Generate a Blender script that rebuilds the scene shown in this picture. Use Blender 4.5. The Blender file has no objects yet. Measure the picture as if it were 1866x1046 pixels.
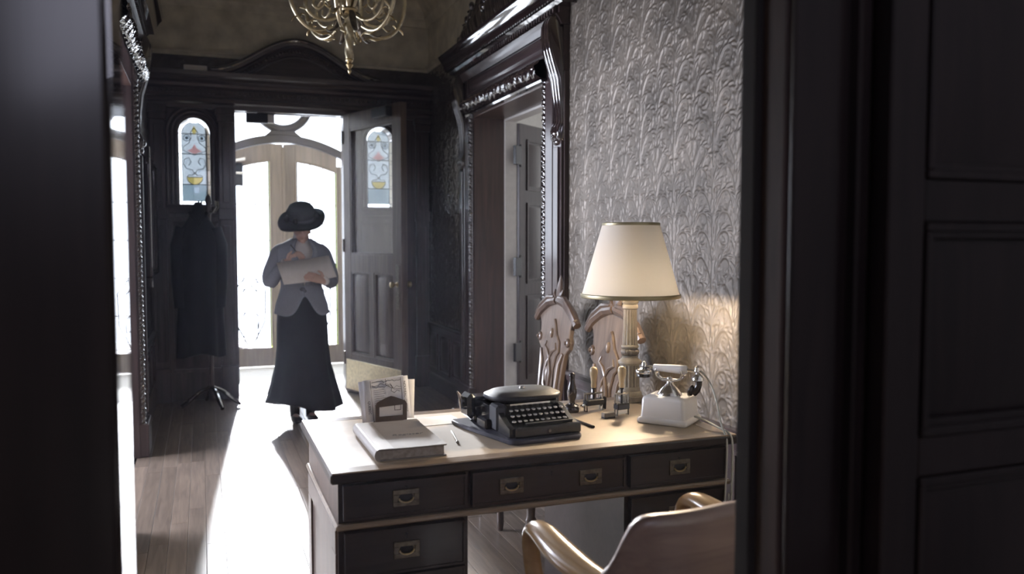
import bpy, bmesh, math, random
import numpy as np
from mathutils import Vector, Matrix, Euler
random.seed(7); np.random.seed(7)
SC = bpy.context.scene
COL = SC.collection
R = math.radians
PI = math.pi

# ------------------------------------------------------------------ camera, world, sun, exposure
cd = bpy.data.cameras.new('camera'); cam = bpy.data.objects.new('camera', cd); COL.objects.link(cam)
cam.location = (0, 0, 1.41); cam.rotation_euler = (R(90 - 3.17), 0, R(-20.64))
cd.sensor_width = 36; cd.lens = 1500 / 1866 * 36; cd.clip_start = 0.02
cd.dof.use_dof = True; cd.dof.focus_distance = 3.3; cd.dof.aperture_fstop = 2.4
SC.camera = cam
cy_ = SC.cycles; cy_.max_bounces = 8; cy_.diffuse_bounces = 4; cy_.glossy_bounces = 3; cy_.transmission_bounces = 4; cy_.volume_bounces = 0; cy_.transparent_max_bounces = 16; cy_.caustics_reflective = False; cy_.caustics_refractive = False
vs = SC.view_settings
vs.view_transform = 'Standard'; vs.look = 'None'; vs.gamma = 1; vs.exposure = 0.75; vs.use_curve_mapping = False

w = bpy.data.worlds.new('world'); SC.world = w; w.use_nodes = True
bg = w.node_tree.nodes['Background']
bg.inputs['Color'].default_value = (0.80, 0.87, 1.0, 1); bg.inputs['Strength'].default_value = 4.4

def light(name, kind, loc, rot, power, color, **kw):
    l = bpy.data.lights.new(name, kind); l.energy = power; l.color = color
    for k, v in kw.items(): setattr(l, k, v)
    o = bpy.data.objects.new(name, l); COL.objects.link(o); o.location = loc; o.rotation_euler = rot
    return o
def aim(d): return Vector(d).to_track_quat('-Z', 'Y').to_euler()
light('sun', 'SUN', (1.5, 16, 6), aim((-0.045, -1, -0.235)), 14, (0.93, 0.95, 1.0), angle=R(5))
light('left_room_window_light', 'AREA', (-3.46, 5.95, 1.65), aim((1, -0.25, 0.02)), 340, (0.80, 0.84, 1.0), shape='RECTANGLE', size=2.6, size_y=1.8)
light('right_room_fill_light', 'AREA', (4.1, 8.2, 2.0), aim((0, -1, 0)), 45, (0.92, 0.94, 1.0), shape='RECTANGLE', size=1.6, size_y=1.8)  # added to brighten the white room; no window is built there
light('near_room_fill_light', 'AREA', (0.2, -2.55, 2.7), aim((0.1, 1, -0.25)), 22, (0.80, 0.80, 1.0), shape='RECTANGLE', size=2.0, size_y=1.6)  # added fill behind the camera, in a room without a window

# ------------------------------------------------------------------ materials
MAT = {}
def newmat(name):
    m = bpy.data.materials.new(name); m.use_nodes = True; MAT[name] = m
    nt = m.node_tree; return m, nt, nt.nodes['Principled BSDF']
def plain(name, col, rough=0.5, metal=0.0, coat=0.0, noise=0.0, nscale=30, bump=0.0, bscale=200, **kw):
    m, nt, b = newmat(name); N, L = nt.nodes, nt.links
    b.inputs['Base Color'].default_value = (*col, 1); b.inputs['Roughness'].default_value = rough
    b.inputs['Metallic'].default_value = metal; b.inputs['Coat Weight'].default_value = coat; b.inputs['Coat Roughness'].default_value = 0.12
    for k, v in kw.items(): b.inputs[k.replace('_', ' ')].default_value = v
    if noise or bump: tc = N.new('ShaderNodeTexCoord')
    if noise:
        n = N.new('ShaderNodeTexNoise'); n.inputs['Scale'].default_value = nscale; n.inputs['Detail'].default_value = 5
        L.new(tc.outputs['Object'], n.inputs['Vector'])
        r = N.new('ShaderNodeValToRGB'); r.color_ramp.elements[0].position = .3; r.color_ramp.elements[1].position = .72
        r.color_ramp.elements[0].color = (*[c * (1 - noise) for c in col], 1); r.color_ramp.elements[1].color = (*[min(1, c * (1 + noise)) for c in col], 1)
        L.new(n.outputs['Fac'], r.inputs['Fac']); L.new(r.outputs['Color'], b.inputs['Base Color'])
    if bump:
        n2 = N.new('ShaderNodeTexNoise'); n2.inputs['Scale'].default_value = bscale; n2.inputs['Detail'].default_value = 3
        L.new(tc.outputs['Object'], n2.inputs['Vector'])
        bp = N.new('ShaderNodeBump'); bp.inputs['Strength'].default_value = bump; bp.inputs['Distance'].default_value = .004
        L.new(n2.outputs['Fac'], bp.inputs['Height']); L.new(bp.outputs['Normal'], b.inputs['Normal'])
    return m
def wood(name, c1, c2, rough=0.35, coat=0.25, axis='Z', scale=14, coatrough=.12):
    m, nt, b = newmat(name); N, L = nt.nodes, nt.links
    tc = N.new('ShaderNodeTexCoord'); mp = N.new('ShaderNodeMapping')
    s = [scale] * 3; s['XYZ'.index(axis)] = scale * .07; mp.inputs['Scale'].default_value = s
    oi = N.new('ShaderNodeObjectInfo'); ad = N.new('ShaderNodeVectorMath'); ad.operation = 'ADD'
    sc = N.new('ShaderNodeVectorMath'); sc.operation = 'SCALE'; sc.inputs['Scale'].default_value = 37
    cb = N.new('ShaderNodeCombineXYZ')
    for i in range(3): L.new(oi.outputs['Random'], cb.inputs[i])
    L.new(cb.outputs[0], sc.inputs[0]); L.new(tc.outputs['Object'], mp.inputs['Vector']); L.new(mp.outputs[0], ad.inputs[0]); L.new(sc.outputs[0], ad.inputs[1])
    n = N.new('ShaderNodeTexNoise'); n.inputs['Scale'].default_value = 2.2; n.inputs['Detail'].default_value = 7; n.inputs['Distortion'].default_value = .6
    L.new(ad.outputs[0], n.inputs['Vector'])
    r = N.new('ShaderNodeValToRGB'); r.color_ramp.elements[0].position = .32; r.color_ramp.elements[1].position = .7
    r.color_ramp.elements[0].color = (*c2, 1); r.color_ramp.elements[1].color = (*c1, 1)
    L.new(n.outputs['Fac'], r.inputs['Fac'])
    hs = N.new('ShaderNodeHueSaturation'); mr = N.new('ShaderNodeMapRange'); mr.inputs['To Min'].default_value = .82; mr.inputs['To Max'].default_value = 1.16
    L.new(oi.outputs['Random'], mr.inputs['Value']); L.new(mr.outputs[0], hs.inputs['Value']); L.new(r.outputs['Color'], hs.inputs['Color']); L.new(hs.outputs[0], b.inputs['Base Color'])
    b.inputs['Roughness'].default_value = rough; b.inputs['Coat Weight'].default_value = coat; b.inputs['Coat Roughness'].default_value = coatrough
    if coat >= 1: b.inputs['Coat IOR'].default_value = 1.9
    bp = N.new('ShaderNodeBump'); bp.inputs['Strength'].default_value = .12; bp.inputs['Distance'].default_value = .002
    L.new(n.outputs['Fac'], bp.inputs['Height']); L.new(bp.outputs['Normal'], b.inputs['Normal'])
    return m
def glassmat(name, tint=(1, 1, 1), gloss=.08, rough=.02):
    m, nt, b = newmat(name); N, L = nt.nodes, nt.links; N.remove(b); out = N['Material Output']
    t = N.new('ShaderNodeBsdfTransparent'); t.inputs['Color'].default_value = (*tint, 1)
    g = N.new('ShaderNodeBsdfGlossy'); g.inputs['Roughness'].default_value = rough; g.inputs['Color'].default_value = (1, 1, 1, 1)
    fr = N.new('ShaderNodeLayerWeight'); fr.inputs['Blend'].default_value = .5
    pw_ = N.new('ShaderNodeMath'); pw_.operation = 'POWER'; pw_.inputs[1].default_value = 4; L.new(fr.outputs['Facing'], pw_.inputs[0])
    ma = N.new('ShaderNodeMath'); ma.operation = 'MULTIPLY_ADD'; ma.inputs[1].default_value = .6; ma.inputs[2].default_value = .03; L.new(pw_.outputs[0], ma.inputs[0])
    mx = N.new('ShaderNodeMixShader'); L.new(ma.outputs[0], mx.inputs['Fac'])
    L.new(t.outputs[0], mx.inputs[1]); L.new(g.outputs[0], mx.inputs[2]); L.new(mx.outputs[0], out.inputs['Surface'])
    return m

wood('dark_wood', (.062, .041, .042), (.029, .019, .020), .30, .35)
wood('dark_wood_h', (.062, .041, .042), (.029, .019, .020), .30, .35, axis='Y')
wood('dark_wood_x', (.062, .041, .042), (.029, .019, .020), .30, .35, axis='X')
wood('lacquer_wood', (.030, .018, .018), (.014, .009, .010), .10, 1.0, coatrough=.015)
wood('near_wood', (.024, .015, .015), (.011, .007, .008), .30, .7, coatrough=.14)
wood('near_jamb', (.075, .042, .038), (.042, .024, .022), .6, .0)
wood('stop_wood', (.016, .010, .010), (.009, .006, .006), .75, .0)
wood('jamb_wood', (.085, .045, .034), (.045, .024, .020), .36, .25)
wood('door_wood', (.120, .085, .062), (.062, .043, .034), .42, .15)
wood('ring_wood', (.022, .015, .015), (.012, .009, .009), .4, .1, axis='X')
wood('outer_door_wood', (.20, .165, .135), (.135, .11, .09), .45, .1)
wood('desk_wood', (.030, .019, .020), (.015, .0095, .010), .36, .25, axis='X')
wood('desk_lit_wood', (.15, .10, .08), (.08, .055, .045), .36, .25)  # paler copy of the desk wood, daylight on the left end painted in
wood('desk_edge_wood', (.32, .24, .17), (.20, .15, .11), .28, .4, axis='X')
wood('arm_wood', (.42, .27, .13), (.26, .15, .07), .28, .5, axis='Y')
wood('chair_back_wood', (.17, .115, .10), (.11, .07, .063), .38, .3, axis='X')
wood('carved_wood', (.18, .135, .105), (.095, .068, .054), .33, .35)
wood('carved_dark_wood', (.11, .075, .058), (.055, .037, .03), .33, .35)
wood('floor_wood', (.26, .20, .155), (.15, .115, .092), .33, .25, axis='Y', scale=22)
plain('joint', (.04, .03, .025), .8)
plain('sheen_paper', (.16, .14, .13), .26, metal=.6, coat=1.0, noise=.3, nscale=5)  # same wallpaper made glossier and paler to bring out the window sheen
plain('relief_paper', (.128, .108, .088), .47, metal=.35, noise=.35, nscale=5, bump=.15, bscale=350)
plain('dark_relief_paper', (.085, .07, .066), .26, metal=.35, noise=.3, nscale=6)
plain('upper_plaster', (.66, .62, .51), .6, noise=.22, nscale=7, bump=.2, bscale=60)
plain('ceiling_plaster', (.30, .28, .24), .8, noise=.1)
plain('white_plaster', (.75, .74, .72), .8, noise=.04)
plain('white_paint', (.70, .68, .65), .45, noise=.05)
plain('room_plaster', (.62, .60, .58), .8, noise=.08)
plain('stone', (.55, .54, .52), .8, noise=.15, bump=.3)
plain('brass', (.50, .40, .23), .32, metal=1, noise=.25, nscale=40)
plain('old_brass', (.17, .15, .125), .42, metal=1, noise=.3, nscale=60)
plain('pale_brass', (.68, .60, .42), .35, metal=1, noise=.2, nscale=50)
plain('nickel', (.72, .72, .74), .16, metal=1)
plain('iron', (.03, .03, .035), .4, metal=.6)
plain('white_enamel', (.85, .84, .84), .18, coat=.5)
plain('black_enamel', (.014, .014, .018), .22, coat=.6)
plain('black_wear', (.012, .013, .020), .55, coat=.0, noise=.5, nscale=25)
plain('black_wood', (.022, .016, .018), .2, coat=.6)
plain('board_paint', (.055, .055, .075), .38, noise=.4, nscale=20)
plain('key_top', (.28, .28, .30), .25, coat=.5)
plain('leather_tan', (.47, .385, .29), .5, noise=.10, nscale=9, bump=.15, bscale=250)
plain('book_cover', (.19, .165, .15), .55, noise=.10, nscale=14, bump=.25, bscale=300)
plain('book_spine', (.26, .235, .215), .5, noise=.10, nscale=14, bump=.25, bscale=300)
plain('page_edge', (.30, .26, .225), .8, noise=.25, nscale=80)
plain('ink', (.06, .055, .07), .8)
plain('paper', (.74, .74, .78), .8, noise=.03)
plain('cream_paper', (.80, .78, .77), .85, noise=.04)
plain('rack_leather', (.075, .055, .05), .5, noise=.2)
plain('ivory', (.85, .80, .70), .35)
plain('lamp_cream', (.36, .33, .27), .4, noise=.15, nscale=30)
plain('lamp_grey', (.17, .155, .135), .4, noise=.2, nscale=60)
plain('gold_trim', (.42, .37, .24), .4, metal=.7)
plain('pear_wood', (.50, .38, .22), .35, coat=.3, noise=.15, nscale=20)
plain('cord', (.52, .53, .50), .7)
plain('lead', (.05, .05, .055), .5, metal=.5)
plain('skin', (.60, .42, .36), .5, Subsurface_Weight=.1)
plain('hair', (.05, .035, .03), .5)
plain('jacket_wool', (.25, .275, .345), .85, noise=.18, nscale=220, bump=.3, bscale=400)
plain('lapel_wool', (.31, .335, .41), .8, noise=.18, nscale=220)
plain('blouse', (.72, .70, .70), .8)
plain('skirt_wool', (.006, .006, .014), .85, noise=.2, nscale=150)
plain('hat_felt', (.012, .014, .020), .8, noise=.3, nscale=120)
plain('hat_ribbon', (.05, .055, .075), .5)
plain('shoe_leather', (.02, .018, .02), .3)
plain('coat_wool', (.008, .008, .013), .92)
plain('canvas_picture', (.05, .045, .045), .4, noise=.5, nscale=4)
glassmat('clear_glass'); glassmat('blue_glass', (.29, .305, .31)); glassmat('yellow_glass', (.92, .80, .42))
glassmat('pink_glass', (.95, .66, .64)); glassmat('milk_glass', (.9, .93, .95)); glassmat('lime_glass', (.45, .50, .22)); glassmat('grey_glass', (.20, .23, .24))
def shade_mat():
    m, nt, b = newmat('shade_parchment'); N, L = nt.nodes, nt.links; N.remove(b); out = N['Material Output']
    d = N.new('ShaderNodeBsdfDiffuse'); d.inputs['Color'].default_value = (.85, .80, .74, 1)
    t = N.new('ShaderNodeBsdfTranslucent'); t.inputs['Color'].default_value = (.80, .76, .70, 1)
    mx = N.new('ShaderNodeMixShader'); mx.inputs['Fac'].default_value = .014
    L.new(d.outputs[0], mx.inputs[1]); L.new(t.outputs[0], mx.inputs[2]); L.new(mx.outputs[0], out.inputs['Surface'])
shade_mat()
def bulb_mat():
    m, nt, b = newmat('lit_bulb'); b.inputs['Emission Color'].default_value = (1, .80, .56, 1); b.inputs['Emission Strength'].default_value = 2000
bulb_mat()

# ------------------------------------------------------------------ mesh helpers
class MB:
    def __init__(s): s.v = []; s.f = []
    def add(s, v, f, M=None):
        n = len(s.v)
        s.v += [tuple(M @ Vector(p)) for p in v] if M is not None else [tuple(p) for p in v]
        s.f += [tuple(i + n for i in q) for q in f]; return s
    def box(s, x0, x1, y0, y1, z0, z1, M=None):
        return s.add([(x0, y0, z0), (x1, y0, z0), (x1, y1, z0), (x0, y1, z0), (x0, y0, z1), (x1, y0, z1), (x1, y1, z1), (x0, y1, z1)],
                     [(0, 3, 2, 1), (4, 5, 6, 7), (0, 1, 5, 4), (1, 2, 6, 5), (2, 3, 7, 6), (3, 0, 4, 7)], M)
    def bbox(s, B, u0, u1, v0, v1, n0, n1): return s.box(u0, u1, v0, v1, n0, n1, BM(B))
    def panel(s, B, u0, u1, v0, v1, n0, n1, ins):   # raised frustum panel
        M = BM(B)
        return s.add([(u0, v0, n0), (u1, v0, n0), (u1, v1, n0), (u0, v1, n0), (u0 + ins, v0 + ins, n1), (u1 - ins, v0 + ins, n1), (u1 - ins, v1 - ins, n1), (u0 + ins, v1 - ins, n1)],
                     [(4, 5, 6, 7), (0, 1, 5, 4), (1, 2, 6, 5), (2, 3, 7, 6), (3, 0, 4, 7), (0, 3, 2, 1)], M)
    def frame(s, B, u0, u1, v0, v1, n0, n1, wd):     # picture-frame moulding
        s.bbox(B, u0, u1, v0, v0 + wd, n0, n1); s.bbox(B, u0, u1, v1 - wd, v1, n0, n1)
        s.bbox(B, u0, u0 + wd, v0 + wd, v1 - wd, n0, n1); s.bbox(B, u1 - wd, u1, v0 + wd, v1 - wd, n0, n1); return s
    def mold(s, B, prof, u0, u1):                    # profile of (n, v) run along u
        M = BM(B); k = len(prof)
        v = [(u0, q[1], q[0]) for q in prof] + [(u1, q[1], q[0]) for q in prof]
        f = [(i, (i + 1) % k, (i + 1) % k + k, i + k) for i in range(k)] + [tuple(range(k)), tuple(range(2 * k - 1, k - 1, -1))]
        return s.add(v, f, M)
    def poly(s, pts, y0, y1, M=None):                # xz outline extruded in y
        k = len(pts)
        v = [(x, y0, z) for x, z in pts] + [(x, y1, z) for x, z in pts]
        f = [tuple(range(k)), tuple(range(2 * k - 1, k - 1, -1))] + [(i, i + k, (i + 1) % k + k, (i + 1) % k) for i in range(k)]
        return s.add(v, f, M)
    def lathe(s, prof, seg=24, M=None, flute=None):  # prof of (r, z); flute(i_row, ang) -> factor
        v = []; f = []; n = len(prof)
        for i, (r, z) in enumerate(prof):
            for j in range(seg):
                a = 2 * PI * j / seg; k = flute(i, a) if flute else 1
                v.append((r * k * math.cos(a), r * k * math.sin(a), z))
        for i in range(n - 1):
            for j in range(seg): f.append((i * seg + j, i * seg + (j + 1) % seg, (i + 1) * seg + (j + 1) % seg, (i + 1) * seg + j))
        f.append(tuple(range(seg - 1, -1, -1))); f.append(tuple((n - 1) * seg + j for j in range(seg)))
        return s.add(v, f, M)
    def tube(s, pts, r, seg=8, M=None, flat=1.0, cap=True):
        pts = [Vector(p) for p in pts]; n = len(pts); rr = r if isinstance(r, (list, tuple)) else [r] * n
        v = []; f = []; up = None
        for i, p in enumerate(pts):
            t = (pts[min(i + 1, n - 1)] - pts[max(i - 1, 0)]); t = t.normalized() if t.length > 1e-9 else Vector((0, 0, 1))
            if up is None: up = Vector((0, 0, 1)) if abs(t.z) < .9 else Vector((0, 1, 0))
            a = t.cross(up).normalized(); b = a.cross(t).normalized(); up = b
            for j in range(seg):
                q = 2 * PI * j / seg; v.append(p + a * math.cos(q) * rr[i] + b * math.sin(q) * rr[i] * flat)
        for i in range(n - 1):
            for j in range(seg): f.append((i * seg + j, i * seg + (j + 1) % seg, (i + 1) * seg + (j + 1) % seg, (i + 1) * seg + j))
        if cap: f.append(tuple(range(seg - 1, -1, -1))); f.append(tuple((n - 1) * seg + j for j in range(seg)))
        return s.add(v, f, M)
    def ell(s, c, r, seg=12, rings=8, M=None):
        r = (r, r, r) if not isinstance(r, (tuple, list)) else r
        prof = [(max(1e-4, math.sin(PI * i / rings)), -math.cos(PI * i / rings)) for i in range(rings + 1)]
        T = Matrix.Translation(c) @ Matrix.Diagonal((*r, 1))
        return s.lathe(prof, seg, (M @ T) if M is not None else T)
    def loft(s, rings, M=None, cap=True):
        k = len(rings[0]); v = [p for r in rings for p in r]; f = []
        for i in range(len(rings) - 1):
            for j in range(k): f.append((i * k + j, i * k + (j + 1) % k, (i + 1) * k + (j + 1) % k, (i + 1) * k + j))
        if cap: f.append(tuple(range(k - 1, -1, -1))); f.append(tuple((len(rings) - 1) * k + j for j in range(k)))
        return s.add(v, f, M)
    def grid(s, fn, nu, nv, M=None):
        v = [fn(i / nu, j / nv) for j in range(nv + 1) for i in range(nu + 1)]
        f = [(j * (nu + 1) + i, j * (nu + 1) + i + 1, (j + 1) * (nu + 1) + i + 1, (j + 1) * (nu + 1) + i) for j in range(nv) for i in range(nu)]
        return s.add(v, f, M)
    def mesh(s, name, bevel=0, angle=35, recalc=True):
        me = bpy.data.meshes.new(name); me.from_pydata(s.v, [], s.f); 
        bm = bmesh.new(); bm.from_mesh(me)
        if recalc: bmesh.ops.recalc_face_normals(bm, faces=bm.faces)
        if bevel:
            ed = [e for e in bm.edges if len(e.link_faces) == 2 and e.calc_face_angle(0) > R(40)]
            bmesh.ops.bevel(bm, geom=ed, offset=bevel, segments=1, affect='EDGES', profile=.5, clamp_overlap=True)
        bm.to_mesh(me); bm.free()
        me.polygons.foreach_set('use_smooth', [True] * len(me.polygons)); me.set_sharp_from_angle(angle=R(angle)); me.update()
        return me
    def build(s, name, mat, parent=None, bevel=0, angle=35, solid=0, recalc=True):
        o = bpy.data.objects.new(name, s.mesh(name, bevel, angle, recalc)); COL.objects.link(o)
        o.data.materials.append(MAT[mat])
        if parent is not None: o.parent = parent
        if solid:
            md = o.modifiers.new('solid', 'SOLIDIFY'); md.thickness = solid; md.offset = 0
        return o
def BM(B):
    O, U, V, N = B
    return Matrix(((U[0], V[0], N[0], O[0]), (U[1], V[1], N[1], O[1]), (U[2], V[2], N[2], O[2]), (0, 0, 0, 1)))
def T(x=0, y=0, z=0): return Matrix.Translation((x, y, z))
def RZ(a): return Matrix.Rotation(R(a), 4, 'Z')
def RX(a): return Matrix.Rotation(R(a), 4, 'X')
def RY(a): return Matrix.Rotation(R(a), 4, 'Y')
def tag(o, label=None, cat=None, group=None, kind=None):
    if label: o['label'] = label
    if cat: o['category'] = cat
    if group: o['group'] = group
    if kind: o['kind'] = kind
    return o
def thing(name, label, cat, loc=(0, 0, 0), rz=0, group=None, kind=None):
    o = bpy.data.objects.new(name, None); COL.objects.link(o); o.location = loc; o.rotation_euler = (0, 0, R(rz)); o.empty_display_size = .05
    return tag(o, label, cat, group, kind)
def dup(root, loc=None, rz=None, label=None):
    def cp(o, par):
        c = o.copy(); COL.objects.link(c)
        if par is not None: c.parent = par
        for ch in o.children: cp(ch, c)
        return c
    r = cp(root, None)
    if loc is not None: r.location = loc
    if rz is not None: r.rotation_euler = (0, 0, R(rz))
    if label: r['label'] = label
    return r
def link(me, name, mat, parent, loc=(0, 0, 0), rot=(0, 0, 0), scale=None):
    o = bpy.data.objects.new(name, me); COL.objects.link(o); o.parent = parent; o.location = loc; o.rotation_euler = rot
    if scale: o.scale = scale
    if mat and not me.materials: me.materials.append(MAT[mat])
    return o
def text(body, size, mat, M, parent, name='lettering', bold=0.0, depth=.0002, align='CENTER', shear=0.0):
    cu = bpy.data.curves.new('t', 'FONT'); cu.body = body; cu.size = size; cu.extrude = depth; cu.offset = bold; cu.align_x = align; cu.align_y = 'CENTER'; cu.shear = shear; cu.resolution_u = 3
    to = bpy.data.objects.new('t', cu); COL.objects.link(to)
    bpy.context.view_layer.update()
    me = bpy.data.meshes.new_from_object(to.evaluated_get(bpy.context.evaluated_depsgraph_get()))
    bpy.data.objects.remove(to); me.transform(M); me.materials.clear(); me.materials.append(MAT[mat])
    o = bpy.data.objects.new(name, me); COL.objects.link(o); o.parent = parent; return o
def remesh(mb, name, mat, parent, voxel, smooth=4):
    me = mb.mesh('tmp'); o = bpy.data.objects.new('tmp', me); COL.objects.link(o)
    m = o.modifiers.new('r', 'REMESH'); m.mode = 'VOXEL'; m.voxel_size = voxel
    s = o.modifiers.new('s', 'SMOOTH'); s.factor = .5; s.iterations = smooth
    bpy.context.view_layer.update()
    me2 = bpy.data.meshes.new_from_object(o.evaluated_get(bpy.context.evaluated_depsgraph_get()))
    bpy.data.objects.remove(o); me2.materials.clear(); me2.materials.append(MAT[mat])
    me2.polygons.foreach_set('use_smooth', [True] * len(me2.polygons))
    r = bpy.data.objects.new(name, me2); COL.objects.link(r); r.parent = parent; return r
def bez(p0, p1, p2, p3, n=12):
    p0, p1, p2, p3 = map(Vector, (p0, p1, p2, p3)); o = []
    for i in range(n + 1):
        t = i / n; o.append(p0 * (1 - t) ** 3 + p1 * 3 * t * (1 - t) ** 2 + p2 * 3 * t * t * (1 - t) + p3 * t ** 3)
    return o

# ------------------------------------------------------------------ dimensions
XL, XR, YF, YB, CEIL = -.42, 2.08, 1.25, 7.82, 3.75
BR = ((XR, 0, 0), (0, 1, 0), (0, 0, 1), (-1, 0, 0))
BL = ((XL, 0, 0), (0, 1, 0), (0, 0, 1), (1, 0, 0))
BB = ((0, YB, 0), (1, 0, 0), (0, 0, 1), (0, -1, 0))
def S(o, label=None): tag(o, label, None, None, 'structure'); return o
def wall_with_holes(mb, B, u0, u1, v0, v1, th, holes):
    """holes: (hu0,hu1,hv0,hv1) sorted by u, not overlapping in u; th = thickness behind the face"""
    u = u0
    for a, b, c, d in holes:
        if a > u: mb.bbox(B, u, a, v0, v1, -th, 0)
        if c > v0: mb.bbox(B, a, b, v0, c, -th, 0)
        if d < v1: mb.bbox(B, a, b, d, v1, -th, 0)
        u = b
    if u < u1: mb.bbox(B, u, u1, v0, v1, -th, 0)
    return mb

# ------------------------------------------------------------------ floor
fl = S(MB().box(-4, 6, -3, 10, -.12, -.022).build('floor', 'joint'), 'oak strip floor of the hall')
PW = .083
n_rows = int(math.ceil((XR - XL) / PW))
variants = {}
for i in range(n_rows):
    y = YF - .18 - random.uniform(0, .9)
    x0 = XL + i * PW
    while y < YB + .02:
        Lg = random.choice((1.0, 1.2, 1.4)); 
        if Lg not in variants:
            variants[Lg] = MB().box(.0007, PW - .0007, .0007, Lg - .0007, -.022, 0).mesh('plank', bevel=.0012)
        link(variants[Lg], 'plank', 'floor_wood', fl, (x0, y, random.uniform(-.0004, .0004)))
        y += Lg
S(MB().box(-.5, 2.25, YB + .02, 9.62, -.02, .0).build('floor', 'white_plaster'), 'pale tiled vestibule floor beyond the inner door')
S(MB().box(-3.6, XL - .02, YF, 7.6, -.02, -.002).box(XR + .02, 5.4, 4, 8.4, -.02, -.002).box(-2.6, 2.7, -2.7, YF - .19, -.02, -.002).build('floor', 'floor_wood'), 'wooden floors of the adjoining rooms')
S(MB().box(-4, 6, 9.62, 13, -.2, -.04).build('floor', 'stone'), 'pale stone porch outside the front door')
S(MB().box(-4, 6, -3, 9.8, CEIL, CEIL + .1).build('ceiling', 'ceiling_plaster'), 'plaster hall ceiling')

# ------------------------------------------------------------------ walls
R0, R1, RH = 4.85, 6.34, 2.41          # right doorway opening
L0, L1, LH = 4.30, 5.82, 2.41          # left doorway opening
D0, D1, DH = .28, 1.285, 2.60          # inner vestibule opening
wr = S(wall_with_holes(MB(), BR, YF - .2, YB + .2, 0, CEIL, .20, [(R0, R1, 0, RH)]).build('wall_right', 'upper_plaster'), 'right hall wall')
wl = S(wall_with_holes(MB(), BL, YF - .2, YB + .2, 0, CEIL, .18, [(2.95, 3.88, 0, 2.5), (L0, L1, 0, LH)]).build('wall_left', 'upper_plaster'), 'left hall wall')  # nearer opening is unseen, added to let light onto desk and wallpaper
SL = [(-.17, .085), (1.475, 1.73)]; SZ0, SZ1 = 1.725, 2.49
wb = S(wall_with_holes(MB(), BB, XL - .2, XR + .2, 0, CEIL, .16, [(SL[0][0], SL[0][1], SZ0, SZ1), (D0, D1, 0, DH), (SL[1][0], SL[1][1], SZ0, SZ1)]).build('wall_back', 'upper_plaster'), 'end wall of the hall with the vestibule doorway')
# vestibule shell
VY = 9.62
BV = ((0, VY, 0), (1, 0, 0), (0, 0, 1), (0, -1, 0))
S(wall_with_holes(MB(), BV, -.6, 2.4, 0, 3.75, .15, [(-.44, .075, 1.2, 3.0), (.10, 1.66, 0, 3.32), (1.76, 2.14, 1.2, 3.0)]).build('wall_porch', 'white_plaster'), 'outer wall of the vestibule')
S(MB().box(-.65, -.5, 7.98, VY, 0, 3.75).box(2.25, 2.4, 7.98, VY, 0, 3.75).build('wall_vestibule', 'white_plaster'), 'side walls of the vestibule')
S(MB().box(-.5, 2.25, 7.98, VY, 3.45, 3.55).build('ceiling', 'white_plaster'), 'vestibule ceiling')
# adjoining rooms
S(MB().box(-3.7, -3.55, YF, 4.6, 0, CEIL).box(-3.7, -3.55, 7.3, 7.6, 0, CEIL).box(-3.7, -3.55, 4.6, 7.3, 0, .85).box(-3.7, -3.55, 4.6, 7.3, 3.05, CEIL)
  .box(-3.55, XL - .18, 7.5, 7.65, 0, CEIL).build('wall_parlour', 'room_plaster'), 'walls of the room left of the hall')
S(MB().frame(((-3.55, 0, 0), (0, 1, 0), (0, 0, 1), (1, 0, 0)), 4.6, 7.3, .85, 3.05, -.1, .02, .08).box(-3.62, -3.57, 5.92, 5.98, .9, 3.0).build('window_4', 'white_paint'), 'white window frame in the side room')
S(MB().box(5.3, 5.45, 4.1, 8.4, 0, CEIL).box(XR + .2, 5.3, 8.25, 8.4, 0, CEIL).box(XR + .2, 5.3, 4.0, 4.15, 0, CEIL).build('wall_white_room', 'white_plaster'), 'white walls of the room right of the hall')
S(MB().box(XR + .2, XR + .215, 4.15, R0, 0, CEIL).box(XR + .2, XR + .215, R1 + .14, 8.25, 0, CEIL).build('wall_white_room_side', 'white_plaster'), 'white inner face of the right room')
S(MB().box(-2.65, -2.5, -2.7, 1.1, 0, CEIL).box(2.6, 2.75, -2.7, 1.1, 0, CEIL).box(-2.65, 2.75, -2.75, -2.6, 0, CEIL).build('wall_study', 'room_plaster'), 'walls of the room the view is taken from')
S(MB().box(XR + .2, 6, YF - .2, 4.0, 0, CEIL).build('wall_service', 'room_plaster'), 'solid wall block right of the hall')

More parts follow.
